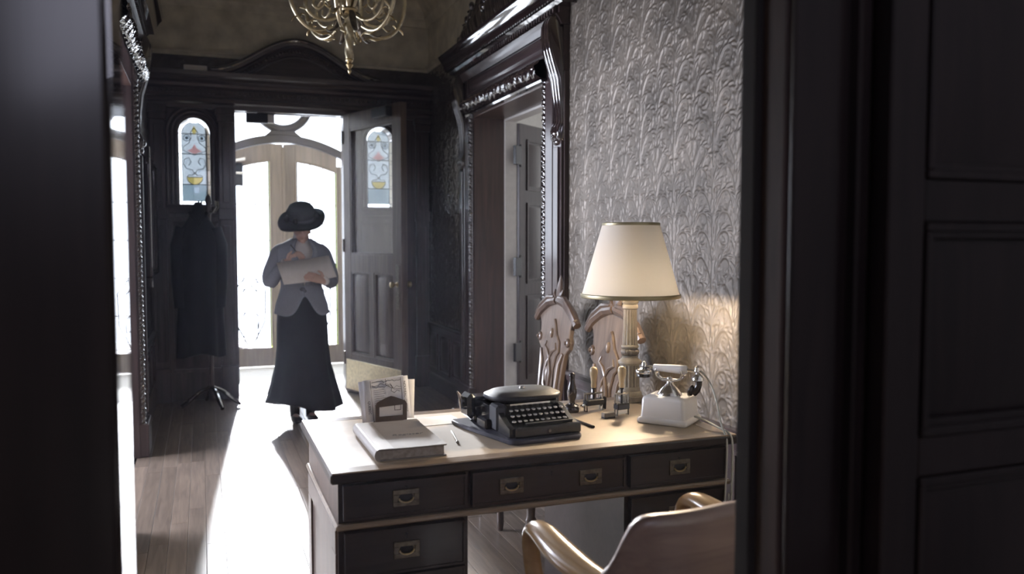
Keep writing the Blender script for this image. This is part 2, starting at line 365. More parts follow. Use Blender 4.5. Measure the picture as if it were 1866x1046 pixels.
# ------------------------------------------------------------------ embossed wallpaper (modelled relief)
TWD, THT, TN = .32, .60, .0032
def tile():
    nu, nv = int(TWD / TN), int(THT / TN)
    U, V = np.meshgrid((np.arange(nu) + .5) * TWD / nu, (np.arange(nv) + .5) * THT / nv)
    H = np.zeros_like(U)
    strokes = []
    def finger(x, y, ang, L, curl, w0, w1=.0015, n=14):
        pts = []; a = ang
        for i in range(n):
            t = i / (n - 1); pts.append((x, y, (w0 * math.sin(PI * min(1, .25 + t * .75)) + w1)))
            x += math.sin(a) * L / n; y += math.cos(a) * L / n; a += curl / n
        strokes.append(pts)
    def fan(x, y, n, a0, a1, L0_, L1_, c0, c1, wd):
        for i in range(n):
            t = i / max(1, n - 1); finger(x, y, a0 + (a1 - a0) * t, L0_ + (L1_ - L0_) * t, c0 + (c1 - c0) * t, wd)
    def acanthus(pts, side, L, wd, n=9, spread=.9, curl=1.6):     # leaf: a spine with curling lobes along one side
        P = []
        for k in range(40):
            t = k / 39; m_ = len(pts) - 1; q = min(int(t * m_), m_ - 1); f = t * m_ - q
            p0, p1, p2, p3 = pts[max(q - 1, 0)], pts[q], pts[q + 1], pts[min(q + 2, m_)]
            P.append(tuple(.5 * (2 * p1[j] + (p2[j] - p0[j]) * f + (2 * p0[j] - 5 * p1[j] + 4 * p2[j] - p3[j]) * f * f + (-p0[j] + 3 * p1[j] - 3 * p2[j] + p3[j]) * f ** 3) for j in (0, 1)))
        strokes.append([(x, y, wd * (.55 + .6 * math.sin(PI * (k / 39) ** .8))) for k, (x, y) in enumerate(P)])
        for i in range(n):
            k = int(3 + 34 * i / max(1, n - 1)); tx, ty = P[min(k + 1, 39)][0] - P[k - 1][0], P[min(k + 1, 39)][1] - P[k - 1][1]
            a = math.atan2(tx, ty) + side * spread; ll = L * (.55 + .6 * math.sin(PI * (.15 + .8 * i / n)))
            finger(P[k][0], P[k][1], a, ll, -side * curl, wd * .8)
    # large mirrored leaves rising and curling outwards (x = offset from the tile centre)
    acanthus([(.004, .02), (.03, .09), (.075, .14), (.115, .135), (.125, .10), (.10, .085)], -1, .055, .0075, 9)
    acanthus([(.002, .10), (.012, .18), (.05, .245), (.10, .255), (.125, .22), (.105, .195), (.085, .205)], -1, .055, .0075, 10)
    acanthus([(.155, .18), (.145, .27), (.11, .33), (.06, .335), (.04, .30), (.06, .28)], 1, .05, .007, 9)
    acanthus([(.003, .27), (.02, .36), (.06, .42), (.105, .43), (.13, .395), (.115, .365)], -1, .055, .0075, 9)
    acanthus([(.158, .40), (.145, .48), (.105, .53), (.06, .52), (.045, .485), (.065, .47)], 1, .05, .007, 9)
    acanthus([(.158, .0), (.15, .06), (.12, .05), (.115, .02)], 1, .04, .006, 6)
    acanthus([(.10, .50), (.075, .56), (.04, .59), (.02, .565), (.035, .545)], 1, .045, .007, 8)
    acanthus([(.155, .54), (.13, .59), (.10, .63), (.07, .625), (.065, .60)], 1, .045, .0065, 8)
    finger(0, .0, 0, .14, 0, .009); finger(0, .54, 0, .10, 0, .009); finger(0, .40, 0, .12, 0, .009); finger(0, .22, 0, .12, 0, .008)
    for i in range(4): finger(.0, .44, .12 + .26 * i, .13 - .012 * i, .5 + .3 * i, .0065)
    rng = random.Random(11)
    for k in range(170):                                           # small foliage filling the ground
        finger(rng.uniform(0, .16), rng.uniform(0, THT), rng.uniform(-PI, PI), rng.uniform(.02, .045), rng.choice((-1, 1)) * rng.uniform(1.0, 3.2), rng.uniform(.0022, .0036), .0008, 8)
    for k in range(60): strokes.append([(rng.uniform(0, .16), rng.uniform(0, THT), rng.uniform(.003, .0055))])
    for st in strokes:
        for (x, y, r) in st:
            for sx in (1, -1):
                for du in (-TWD, 0, TWD):
                    cu = TWD / 2 + sx * x + du
                    if cu < -.03 or cu > TWD + .03: continue
                    for dv in (-THT, 0, THT):
                        cv = y + dv
                        if cv < -.03 or cv > THT + .03: continue
                        i0, i1 = max(0, int((cu - r) / TWD * nu)), min(nu, int((cu + r) / TWD * nu) + 2)
                        j0, j1 = max(0, int((cv - r) / THT * nv)), min(nv, int((cv + r) / THT * nv) + 2)
                        if i0 >= i1 or j0 >= j1: continue
                        d2 = (U[j0:j1, i0:i1] - cu) ** 2 + (V[j0:j1, i0:i1] - cv) ** 2
                        H[j0:j1, i0:i1] = np.maximum(H[j0:j1, i0:i1], np.sqrt(np.maximum(0, r * r - d2)))
    return H
TILE = tile()
def relief(name, B, u0, u1, v0, v1, step, depth, mat, parent):
    nu, nv = int((u1 - u0) / step), int((v1 - v0) / step)
    us, vs_ = np.linspace(u0, u1, nu + 1), np.linspace(v0, v1, nv + 1)
    U, V = np.meshgrid(us, vs_)
    fu = (U % TWD) / TWD * TILE.shape[1] - .5; fv = (V % THT) / THT * TILE.shape[0] - .5
    i0 = np.floor(fu).astype(int); j0 = np.floor(fv).astype(int); a = fu - i0; b = fv - j0
    g = lambda j, i: TILE[j % TILE.shape[0], i % TILE.shape[1]]
    H = g(j0, i0) * (1 - a) * (1 - b) + g(j0, i0 + 1) * a * (1 - b) + g(j0 + 1, i0) * (1 - a) * b + g(j0 + 1, i0 + 1) * a * b
    H = .003 + depth * H
    O, Ud, Vd, Nd = [np.array(x) for x in B]
    P = O + U[..., None] * Ud + V[..., None] * Vd + H[..., None] * Nd
    P = P.reshape(-1, 3)
    idx = np.arange((nu + 1) * (nv + 1)).reshape(nv + 1, nu + 1)
    q = np.stack([idx[:-1, :-1], idx[:-1, 1:], idx[1:, 1:], idx[1:, :-1]], -1).reshape(-1, 4)
    if np.dot(np.cross(Ud, Vd), Nd) < 0: q = q[:, ::-1]
    me = bpy.data.meshes.new(name); me.vertices.add(len(P)); me.vertices.foreach_set('co', P.astype(np.float32).ravel())
    me.loops.add(q.size); me.loops.foreach_set('vertex_index', q.astype(np.int32).ravel())
    me.polygons.add(len(q)); me.polygons.foreach_set('loop_start', np.arange(0, q.size, 4, dtype=np.int32)); me.polygons.foreach_set('loop_total', np.full(len(q), 4, dtype=np.int32))
    me.update(calc_edges=True); me.validate()
    me.polygons.foreach_set('use_smooth', [True] * len(me.polygons)); me.materials.append(MAT[mat])
    o = bpy.data.objects.new(name, me); COL.objects.link(o); o.parent = parent
    return o
PR = 3.04   # picture rail height
WC = .62    # wainscot cap height
relief('wallpaper', BR, 2.2, 4.53, WC, PR, .0046, .55, 'relief_paper', wr)
relief('wallpaper', BR, 6.6, YB, WC, PR, .007, .7, 'sheen_paper', wr)
relief('wallpaper', BL, 6.05, YB, WC, PR, .007, .7, 'sheen_paper', wl)
relief('wallpaper', BB, XL, XR, 2.82, PR, .009, .6, 'dark_relief_paper', wb)
# picture rails and crown
rail = [(0, PR - .01), (.018, PR - .01), (.024, PR + .012), (.04, PR + .022), (.04, PR + .034), (0, PR + .034)]
crown = [(0, 3.45), (.02, 3.45), (.03, 3.50), (.05, 3.52), (.05, 3.56), (.10, 3.62), (.14, 3.66), (.14, 3.70), (.18, CEIL), (0, CEIL)]
S(MB().mold(BR, rail, YF, YB).build('trim_1', 'upper_plaster'), 'picture rail along the right wall')
S(MB().mold(BL, rail, YF, YB).build('trim_2', 'upper_plaster'), 'picture rail along the left wall')
S(MB().mold(BB, rail, XL, XR).build('trim_3', 'upper_plaster'), 'picture rail across the end wall')
S(MB().mold(BR, crown, YF, YB).mold(BL, crown, YF, YB).mold(BB, crown, XL, XR).build('trim_4', 'upper_plaster'), 'plaster crown moulding round the hall ceiling')
# wainscot
cap = [(0, WC - .05), (.02, WC - .05), (.025, WC - .02), (.045, WC - .01), (.045, WC + .012), (0, WC + .012)]
def wainscot(name, B, u0, u1, label):
    t = thing(name, label, None, kind='structure')
    MB().bbox(B, u0, u1, 0, WC, 0, .012).build('backing', 'dark_wood', t)
    MB().mold(B, cap, u0, u1).build('cap_rail', 'dark_wood_h', t)
    MB().mold(B, [(0, 0), (.03, 0), (.03, .12), (.022, .14), (.012, .15), (0, .15)], u0, u1).build('baseboard', 'dark_wood_h', t)
    n = max(1, round((u1 - u0) / .42)); w_ = (u1 - u0) / n
    for i in range(n):
        a = u0 + i * w_ + .04; b = u0 + (i + 1) * w_ - .04
        m = MB(); m.frame(B, a, b, .19, WC - .08, .010, .024, .018); m.panel(B, a + .03, b - .03, .22, WC - .11, .010, .026, .035)
        m.build('panel', 'dark_wood', t)
wainscot('trim_5', BR, 1.25, 4.53, 'dark panelled wainscot on the right wall behind the desk')
wainscot('trim_6', BR, 6.63, YB, 'dark panelled wainscot right of the vestibule door')
wainscot('trim_7', BL, 6.11, YB, 'dark panelled wainscot under the picture frame')

# ------------------------------------------------------------------ carved doorway surrounds
def ornate(B, n0, n1, v0, v1, u0, u1, step=.01):
    """leaf-carved half-round band along u"""
    M = BM(B); cn, cv = n0, (v0 + v1) / 2; rn, rv = n1 - n0, (v1 - v0) / 2
    def fn(a, b):
        u = u0 + (u1 - u0) * a; th = -PI / 2 + PI * b
        k = .86 + .14 * abs(math.sin(u * 38 + 4 * b)) * (.6 + .4 * math.sin(9 * th + u * 60)) + .05 * math.sin(u * 131 + th * 7)
        return (u, cv + rv * k * math.sin(th), cn + rn * k * math.cos(th))
    return MB().grid(fn, int((u1 - u0) / step), 16, M)
def rope(B, u, v0, v1, n, r):
    M = BM(B); m = MB()
    def fn(a, b):
        v = v0 + (v1 - v0) * b; th = 2 * PI * a; k = 1 + .22 * math.sin(v * 2 * PI / .032 + th * 2) + .1 * math.sin(v * 2 * PI / .09)
        return (u + r * k * math.cos(th), v, n + r * k * math.sin(th))
    return m.grid(fn, 10, int((v1 - v0) / .006), M)
def surround(name, B, u0, u1, label, crest=True):
    """opening u0..u1 high 2.41; casing .29 wide each side"""
    t = thing(name, label, None, kind='structure'); H = RH
    o0, o1 = u0 - .31, u1 + .29
    for a, b, inner in ((o0, u0, u0 - .025), (u1, o1, u1 + .025)):
        m = MB().bbox(B, a, b, 0, H + .02, 0, .035)
        c0, c1 = (a, a + .14) if a == o0 else (b - .14, b)
        m.bbox(B, c0 + .01, c1 - .01, .22, 2.02, .035, .052); m.bbox(B, c0 + .035, c1 - .035, .26, 1.98, .052, .064)
        d0, d1 = (a + .15, b - .05) if a == o0 else (a + .05, b - .15)
        m.bbox(B, d0, d1, .22, H, .035, .05)
        m.build('casing', 'dark_wood', t, bevel=.003)
        MB().bbox(B, a - .012, b + .012, 0, .22, 0, .075).build('plinth', 'dark_wood', t, bevel=.006)
        rope(B, inner, .22, H, .035, .022).build('carved_edge', 'lacquer_wood', t, angle=80)
        # console bracket: ridged scroll
        prof = [(0, 2.0), (.045, 2.0), (.07, 2.03), (.075, 2.08), (.055, 2.13), (.06, 2.25), (.075, 2.38), (.10, 2.46), (.125, 2.54), (.14, 2.62), (.135, 2.70), (.115, 2.75), (.09, 2.77), (.09, 2.79), (0, 2.79)]
        mm = MB(); k = 3
        for i in range(k):
            q0 = c0 + .01 + i * (.12 / k); q1 = q0 + .12 / k
            mm.mold(B, prof, q0 + .003, q1 - .003)
        mm.mold(B, [(max(0, p - .012), z) for p, z in prof], c0 + .01, c1 - .01)
        br = mm.build('console_bracket', 'lacquer_wood', t, bevel=.004, angle=50)
        cm = MB(); M = BM(B)
        for (vv, nn, rr) in ((2.06, .06, .030), (2.01, .045, .022), (1.965, .035, .016), (2.70, .10, .05)):
            cm.ell(((c0 + c1) / 2, vv, nn), (.045 if rr > .02 else .028, rr, .03), M=M)
        cm.build('carved_leaf', 'lacquer_wood', br)
    # head
    ornate(B, .035, .135, H + .005, H + .145, u0 - .05, u1 + .04).build('carved_torus', 'lacquer_wood', t, angle=80)
    MB().mold(B, [(0, H - .005), (.075, H - .005), (.08, H + .008), (.04, H + .02), (0, H + .02)], u0 - .05, u1 + .04).build('bead_moulding', 'lacquer_wood', t)
    m = MB().bbox(B, o0, o1, H + .02, 2.80, 0, .04); m.build('frieze', 'dark_wood_h', t)
    q0, q1 = o0 + .22, o1 - .22
    MB().frame(B, q0, q1, H + .165, 2.72, .04, .054, .02).panel(B, q0 + .025, q1 - .025, H + .19, 2.695, .038, .05, .02).build('frieze_panel', 'dark_wood_h', t, bevel=.003)
    # dentils
    dm = MB().bbox(B, 0, .022, 0, .03, 0, .03).mesh('dentil'); 
    n = int((o1 - o0) / .042)
    for i in range(n):
        O = BM(B) @ Vector((o0 + .01 + i * .042, 2.765, .075)); d = link(dm, 'dentil', 'dark_wood', t); base = BM(B) @ Vector((0, 0, 0)); d.location = O - base
    MB().mold(B, [(0, 2.70), (.058, 2.70), (.065, 2.715), (.073, 2.73), (.083, 2.744), (.094, 2.756), (.075, 2.765), (.075, 2.80), (0, 2.80)], o0 - .01, o1 + .01).build('bed_moulding', 'dark_wood_h', t)
    cp = [(0, 2.80), (.095, 2.80), (.11, 2.815), (.115, 2.82), (.145, 2.822), (.151, 2.842), (.159, 2.862), (.169, 2.882), (.181, 2.900), (.195, 2.916), (.198, 2.922), (.205, 2.94), (0, 2.94)]
    MB().mold(B, cp, o0 - .10, o1 + .10).build('cornice', 'lacquer_wood', t, angle=40)
    # carved crest
    if crest:
        M = BM(B); m = MB(); um = (u0 + u1) / 2; rnd = random.Random(3)
        m.bbox(B, o0 + .12, o1 - .12, 2.93, 3.02, .02, .055)
        for i in range(46):
            f = i / 45; u = o0 + .12 + (o1 - o0 - .24) * f; hh = .12 + .30 * math.sin(PI * f) + rnd.uniform(-.03, .04)
            m.tube([M @ Vector(p) for p in ((u, 2.93, .06), (u + rnd.uniform(-.04, .04), 2.93 + hh * .5, .09), (u + rnd.uniform(-.07, .07), 2.93 + hh, .05), (u + rnd.uniform(-.1, .1), 2.93 + hh * .95, .085))], [.03, .035, .022, .008], 8)
            m.ell((u, 2.96 + hh * rnd.uniform(.2, .9), .085), (.03, .035, .022), 8, 6, M)
        for i in range(9):
            f = i / 8; m.ell((um + (f - .5) * .5, 3.15 + .12 * math.sin(PI * f), .10), (.05, .06, .035), 10, 8, M)
        m.build('carved_crest', 'lacquer_wood', t, angle=60)
    # reveal
    return t
sr = surround('trim_8', BR, R0, R1, 'carved dark doorway surround with cornice on the right wall')
sl = surround('trim_9', BL, L0, L1, 'carved dark doorway surround with cornice on the left wall', crest=False)
# reveals
MB().box(XR - .02, XR + .235, R1 - .012, R1 + .02, 0, RH).build('reveal', 'jamb_wood', sr)
MB().box(XR - .02, XR + .235, R0 - .02, R0 + .012, 0, RH).build('reveal', 'jamb_wood', sr)
MB().box(XR - .02, XR + .235, R0, R1, RH - .012, RH + .02).build('reveal', 'jamb_wood', sr)
for a in (L0, L1): MB().box(XL - .19, XL + .02, a - .015, a + .015, 0, LH).build('reveal', 'dark_wood', sl)
MB().box(XL - .19, XL + .02, L0, L1, LH - .012, LH + .02).build('reveal', 'jamb_wood', sl)
# white inner frame of the right room
S(MB().box(XR + .235, XR + .34, R1 - .03, R1 + .05, 0, RH - .02).box(XR + .235, XR + .34, R0 - .05, R0 + .03, 0, RH - .02).box(XR + .235, XR + .34, R0 - .05, R1 + .05, RH - .03, RH + .06).build('trim_10', 'white_paint', bevel=.004), 'white painted inner door frame of the right room')

# ------------------------------------------------------------------ end wall joinery
eb = thing('trim_11', 'dark panelled screen with pediment round the vestibule door', None, kind='structure')
for a, b in ((XL, SL[0][0]), (SL[0][1], D0), (D1, SL[1][0]), (SL[1][1], XR)):
    MB().bbox(BB, a, b, 0, 2.58, 0, .025).build('panelling', 'dark_wood', eb)
for a, b in SL:
    MB().bbox(BB, a, b, 0, SZ0, 0, .025).build('panelling', 'dark_wood', eb)
    m = MB(); c = (a + b) / 2; r = (b - a) / 2; zc = SZ1 - r; M = BM(BB)
    for i in range(16):          # arched head infill
        t0, t1 = PI - PI * i / 16, PI - PI * (i + 1) / 16
        x0, x1 = c + r * math.cos(t0), c + r * math.cos(t1); z0, z1 = zc + r * math.sin(t0), zc + r * math.sin(t1)
        m.add([(x0, z0, -.16), (x1, z1, -.16), (x1, 2.58, -.16), (x0, 2.58, -.16), (x0, z0, .025), (x1, z1, .025), (x1, 2.58, .025), (x0, 2.58, .025)],
              [(0, 3, 2, 1), (4, 5, 6, 7), (0, 1, 5, 4), (2, 3, 7, 6), (1, 2, 6, 5), (3, 0, 4, 7)], M)
    m.build('spandrel', 'dark_wood', eb)
    for k, (ro, rw, nn) in enumerate(((.02, .026, .045), (.055, .03, .06), (.095, .03, .045))):
        path = [(c - r - ro, SZ0 - .0, .025)] + [(c + (r + ro) * math.cos(PI - PI * i / 18), zc + (r + ro) * math.sin(PI - PI * i / 18), .025) for i in range(19)] + [(c + r + ro, SZ0, .025)]
        MB().tube([M @ Vector(p) for p in path], rw * .6, 8).build('arch_moulding', 'dark_wood', eb)
    MB().mold(BB, [(0, SZ0 - .07), (.04, SZ0 - .07), (.05, SZ0 - .02), (.07, SZ0 - .01), (.07, SZ0 + .01), (0, SZ0 + .01)], a - .12, b + .12).build('sill', 'dark_wood_x', eb, bevel=.003)
    MB().frame(BB, a - .1, b + .1, 1.22, 1.62, .025, .045, .03).panel(BB, a - .06, b + .06, 1.26, 1.58, .025, .045, .04).build('panel', 'dark_wood', eb, bevel=.002)
    MB().frame(BB, a - .1, b + .1, .25, 1.12, .025, .045, .03).panel(BB, a - .06, b + .06, .29, 1.08, .025, .045, .05).build('panel', 'dark_wood', eb, bevel=.002)
    # carved lozenge squares on the dado band
for a, b in ((XL + .02, XL + .14), (D0 - .125, D0 - .005), (D1 + .005, D1 + .125), (XR - .14, XR - .02)):   # pilasters
    m = MB().bbox(BB, a, b, .30, 2.50, .025, .075).bbox(BB, a - .012, b + .012, 0, .30, .025, .095).bbox(BB, a - .01, b + .01, 1.60, 1.70, .025, .092)
    m.bbox(BB, a + .03, b - .03, .36, 1.55, .075, .085).bbox(BB, a + .03, b - .03, 1.75, 2.42, .075, .085).bbox(BB, a - .012, b + .012, 2.46, 2.52, .025, .095).bbox(BB, a - .02, b + .02, 2.52, 2.58, .025, .11)
    m.build('pilaster', 'dark_wood', eb, bevel=.004)
ent = [(0, 2.57), (.06, 2.57), (.065, 2.61), (.085, 2.625), (.085, 2.66), (.06, 2.67), (.06, 2.74), (.10, 2.755), (.11, 2.78), (.15, 2.80), (.15, 2.825), (.17, 2.84), (.175, 2.862), (.18, 2.875), (0, 2.875)]
MB().mold(BB, ent, XL, XR).build('entablature', 'dark_wood_x', eb, angle=25)
dm = MB().bbox(BB, 0, .02, 0, .028, 0, .02).mesh('dentil')
for i in range(58):
    link(dm, 'dentil', 'dark_wood', eb, (XL + .03 + i * .0425, -.06, 2.70))
# pediment: segmental arch with flared ends
PC, PA = .845, .60
def pz(x):                       # height of the pediment curve at x (offset from centre), bell-shaped
    t = min(1, abs(x) / .74); return 2.89 + .30 * (math.cos(PI * t) * .5 + .5)
M = BM(BB)
xs = [-.74 + 1.48 * i / 48 for i in range(49)]
MB().poly([(PC + x, pz(x) - .02) for x in xs] + [(PC + .74, 2.86), (PC - .74, 2.86)], YB - .05, YB - .0).build('tympanum', 'dark_wood_x', eb)
MB().tube([M @ Vector((PC + x, pz(x), .085)) for x in xs], .034, 10).build('pediment_moulding', 'dark_wood_x', eb)
MB().tube([M @ Vector((PC + x, pz(x) + .02, .10)) for x in xs], .022, 10).build('pediment_moulding', 'lacquer_wood', eb)
MB().tube([M @ Vector((PC + x, pz(x * 1.0) - .115, .05)) for x in xs if abs(x) < .52], .012, 8).build('pediment_moulding', 'dark_wood_x', eb)
bead = MB().ell((0, 0, 0), (.0145, .014, .0145), 10, 6).mesh('bead'); bead.materials.append(MAT['carved_dark_wood'])  # paler wood than the pediment, the beads' glint put into their colour
for i in range(37):
    x = -.54 + 1.08 * i / 36; link(bead, 'bead', None, eb, (PC + x, YB - .066, pz(x) - .07))
# door reveals
for a, b in ((D0 - .01, D0 + .02), (D1 - .02, D1 + .01)): MB().box(a, b, YB - .03, YB + .17, 0, DH).build('door_jamb', 'dark_wood', eb)
MB().box(D0, D1, YB - .03, YB + .17, DH - .02, DH + .03).build('door_head', 'dark_wood_x', eb)

# ------------------------------------------------------------------ stained sidelights
def sidelight(name, a, b, label):
    t = thing(name, label, None, kind='structure'); y = YB + .07; c = (a + b) / 2; r = (b - a) / 2; zc = SZ1 - r
    def disc(m, cx, cz, rr, yy, seg=20, a0=0, a1=2 * PI):
        pts = [(cx + rr * math.cos(a0 + (a1 - a0) * i / seg), cz + rr * math.sin(a0 + (a1 - a0) * i / seg)) for i in range(seg + (a1 - a0 < 6))]
        return m.poly(pts, yy, yy + .003)
    def half(z): return r if z <= zc else math.sqrt(max(0, r * r - (z - zc) ** 2))
    bw = .022
    zs = [SZ0, SZ0 + .045, SZ0 + .19, SZ0 + .46, zc + .0, SZ1 - .03]
    for i in range(5):           # inner field panes
        z0, z1 = zs[i], zs[i + 1]; n = 8; L = []; Rr = []
        for k in range(n + 1):
            z = z0 + (z1 - z0) * k / n; h = max(.002, half(min(z, SZ1 - .001)) - bw) ; h = max(.002, h if z <= zc else math.sqrt(max(0, (r - bw) ** 2 - (z - zc) ** 2)))
            L.append((c - h, z)); Rr.append((c + h, z))
        MB().poly(L + Rr[::-1], y, y + .004).build('pane', ('milk_glass', 'grey_glass', 'blue_glass', 'blue_glass', 'blue_glass')[i], t)
    for sgn in (-1, 1):          # pale border panes
        for k in range(6):
            z0 = SZ0 + (zc - SZ0) * k / 6; z1 = SZ0 + (zc - SZ0) * (k + 1) / 6
            x0, x1 = sorted((c + sgn * r, c + sgn * (r - bw))); MB().box(x0, x1, y, y + .004, z0, z1).build('pane', 'clear_glass', t)
    for k in range(8):
        t0, t1 = PI * k / 8, PI * (k + 1) / 8
        pts = [(c + r * math.cos(t0 + (t1 - t0) * q / 3), zc + r * math.sin(t0 + (t1 - t0) * q / 3)) for q in range(4)] + [(c + (r - bw) * math.cos(t1 + (t0 - t1) * q / 3), zc + (r - bw) * math.sin(t1 + (t0 - t1) * q / 3)) for q in range(4)]
        MB().poly(pts, y, y + .004).build('pane', 'clear_glass', t)
    yy = y - .006
    disc(MB(), c, SZ0 + .255, .066, yy, 18, PI, 2 * PI).build('pane', 'yellow_glass', t)
    MB().poly([(c - .05, SZ0 + .115), (c + .03, SZ0 + .115), (c + .03, SZ0 + .17), (c - .05, SZ0 + .17)], yy, yy + .003).build('pane', 'milk_glass', t)
    MB().poly([(c - .06, SZ0 + .485), (c, SZ0 + .46), (c + .06, SZ0 + .485), (c + .02, SZ0 + .51), (c, SZ0 + .55), (c - .02, SZ0 + .51)], yy, yy + .003).build('pane', 'pink_glass', t)
    MB().poly([(c - .022, SZ1 - .1), (c, SZ1 - .14), (c + .022, SZ1 - .1), (c, SZ1 - .055)], yy, yy + .003).build('pane', 'yellow_glass', t)
    for sgn in (-1, 1):
        disc(MB(), c + sgn * .063, SZ0 + .60, .026, yy).build('pane', 'milk_glass', t)
        disc(MB(), c + sgn * .063, SZ0 + .60, .013, yy - .004).build('pane', 'grey_glass', t)
        m = MB(); m.tube([(c + sgn * .01, yy, SZ0 + .27), (c + sgn * .03, yy, SZ0 + .30), (c + sgn * .075, yy, SZ0 + .34), (c + sgn * .08, yy, SZ0 + .39), (c + sgn * .05, yy, SZ0 + .41), (c + sgn * .035, yy, SZ0 + .375), (c + sgn * .055, yy, SZ0 + .355)], .0075, 6)
        m.build('pane', 'milk_glass', t)
    # leading
    m = MB()
    for z in zs[1:5]: m.box(c - half(z), c + half(z), y - .004, y + .008, z - .003, z + .003)
    for sgn in (-1, 1):
        m.box(c + sgn * (r - bw) - .0025, c + sgn * (r - bw) + .0025, y - .004, y + .008, SZ0, zc)
        for k in range(7): z = SZ0 + (zc - SZ0) * k / 6; m.box(min(c + sgn * r, c + sgn * (r - bw)), max(c + sgn * r, c + sgn * (r - bw)), y - .004, y + .008, z - .002, z + .002)
        m.tube([(c + sgn * (.063 + .028 * math.cos(q * PI / 8)), y - .006, SZ0 + .60 + .028 * math.sin(q * PI / 8)) for q in range(17)], .003, 5)
        m.tube([(c + sgn * x_, y - .006, SZ0 + z_) for x_, z_ in ((.0, .28), (.02, .32), (.07, .33), (.092, .37), (.08, .415), (.045, .425), (.03, .39), (.05, .36))], .0028, 5)
        m.tube([(c + sgn * x_, y - .006, SZ0 + z_) for x_, z_ in ((.0, .69), (.03, .65), (.025, .60), (.045, .555), (.09, .52), (.095, .49), (.06, .475), (.0, .45))], .0028, 5)
        m.tube([(c + sgn * x_, y - .006, SZ0 + z_) for x_, z_ in ((.066, .255), (.05, .275), (.02, .27), (.0, .30))], .0028, 5)
    m.tube([(c + (r - bw) * math.cos(PI * k / 16), y + .002, zc + (r - bw) * math.sin(PI * k / 16)) for k in range(17)], .003, 5)
    m.tube([(c + .066 * math.cos(PI + PI * k / 12), y - .006, SZ0 + .255 + .066 * math.sin(PI + PI * k / 12)) for k in range(13)] + [(c - .066, y - .006, SZ0 + .255)], .003, 5)
    m.build('leading', 'lead', t)
sidelight('window_1', *SL[0], 'arched stained glass sidelight left of the vestibule door')
sidelight('window_2', *SL[1], 'arched stained glass sidelight right of the vestibule door')
# plain outer windows of the vestibule
for nm, a, b, lb in (('window_5', -.44, .075, 'plain outer vestibule window on the left'), ('window_6', 1.76, 2.14, 'plain outer vestibule window on the right')):
    t = thing(nm, lb, None, kind='structure')
    MB().frame(BV, a, b, 1.2, 3.0, -.1, .02, .015).build('window_frame', 'white_paint', t); MB().bbox(BV, a + .012, b - .012, 1.21, 2.97, -.06, -.055).build('pane', 'clear_glass', t)

# ------------------------------------------------------------------ vestibule inner door (open leaf)
def knob_profile(): return [(.004, 0), (.022, .002), (.022, .008), (.010, .012), (.009, .035), (.020, .042), (.027, .055), (.024, .068), (.010, .074), (.001, .075)]
d1 = thing('door_1', 'open dark oak inner door with glass upper half and brass kick plate', None, (D1 - .01, YB - .05, .012), -70.5, kind='structure')
Wd, Td, Hd = .99, .03, 2.565
for a, b in ((0, .12), (Wd - .13, Wd)): MB().box(a, b, -Td, Td, 0, Hd).build('stile', 'door_wood', d1, bevel=.003)
for z0, z1 in ((0, .36), (1.12, 1.28), (2.42, Hd)): MB().box(.12, Wd - .13, -Td + .001, Td - .001, z0, z1).build('rail', 'door_wood', d1, bevel=.002)
MB().box(.45, .53, -Td + .001, Td - .001, .36, 1.12).build('mullion', 'door_wood', d1, bevel=.002)
for a, b in ((.12, .45), (.53, Wd - .13)):
    m = MB()
    for sgn in (-1, 1):
        B_ = ((0, 0, 0), (1, 0, 0), (0, 0, 1), (0, sgn, 0))
        m.frame(B_, a, b, .36, 1.12, .0, .024, .018); m.panel(B_, a + .018, b - .018, .378, 1.102, .0, .018, .05)
    m.build('panel', 'door_wood', d1)
MB().box(.12, Wd - .13, -.003, .003, 1.28, 2.42).build('pane', 'clear_glass', d1)
m = MB()
for sgn in (-1, 1): m.frame(((0, 0, 0), (1, 0, 0), (0, 0, 1), (0, sgn, 0)), .12, Wd - .13, 1.28, 2.42, .004, .026, .016)
m.build('glazing_bead', 'door_wood', d1)
for sgn in (-1, 1):
    y0, y1 = sorted((sgn * Td, sgn * (Td + .003))); MB().box(.02, Wd - .02, y0, y1, .02, .30).build('kick_plate', 'pale_brass', d1, bevel=.001)
    y0, y1 = sorted((sgn * Td, sgn * (Td + .006))); MB().box(Wd - .095, Wd - .035, y0, y1, .82, 1.20).build('lock_plate', 'old_brass', d1, bevel=.003)
    kn = MB().lathe(knob_profile(), 18, T(Wd - .065, sgn * Td, 1.03) @ RX(-90 * sgn)).build('door_knob', 'brass', d1, angle=50)
MB().box(.62, .86, -.095, -Td, 2.46, 2.54).build('door_closer', 'black_wear', d1, bevel=.004)
for z in (.25, 1.3, 2.3): MB().lathe([(.009, 0), (.009, .12)], 10, T(-.005, -Td - .004, z)).build('hinge', 'old_brass', d1)

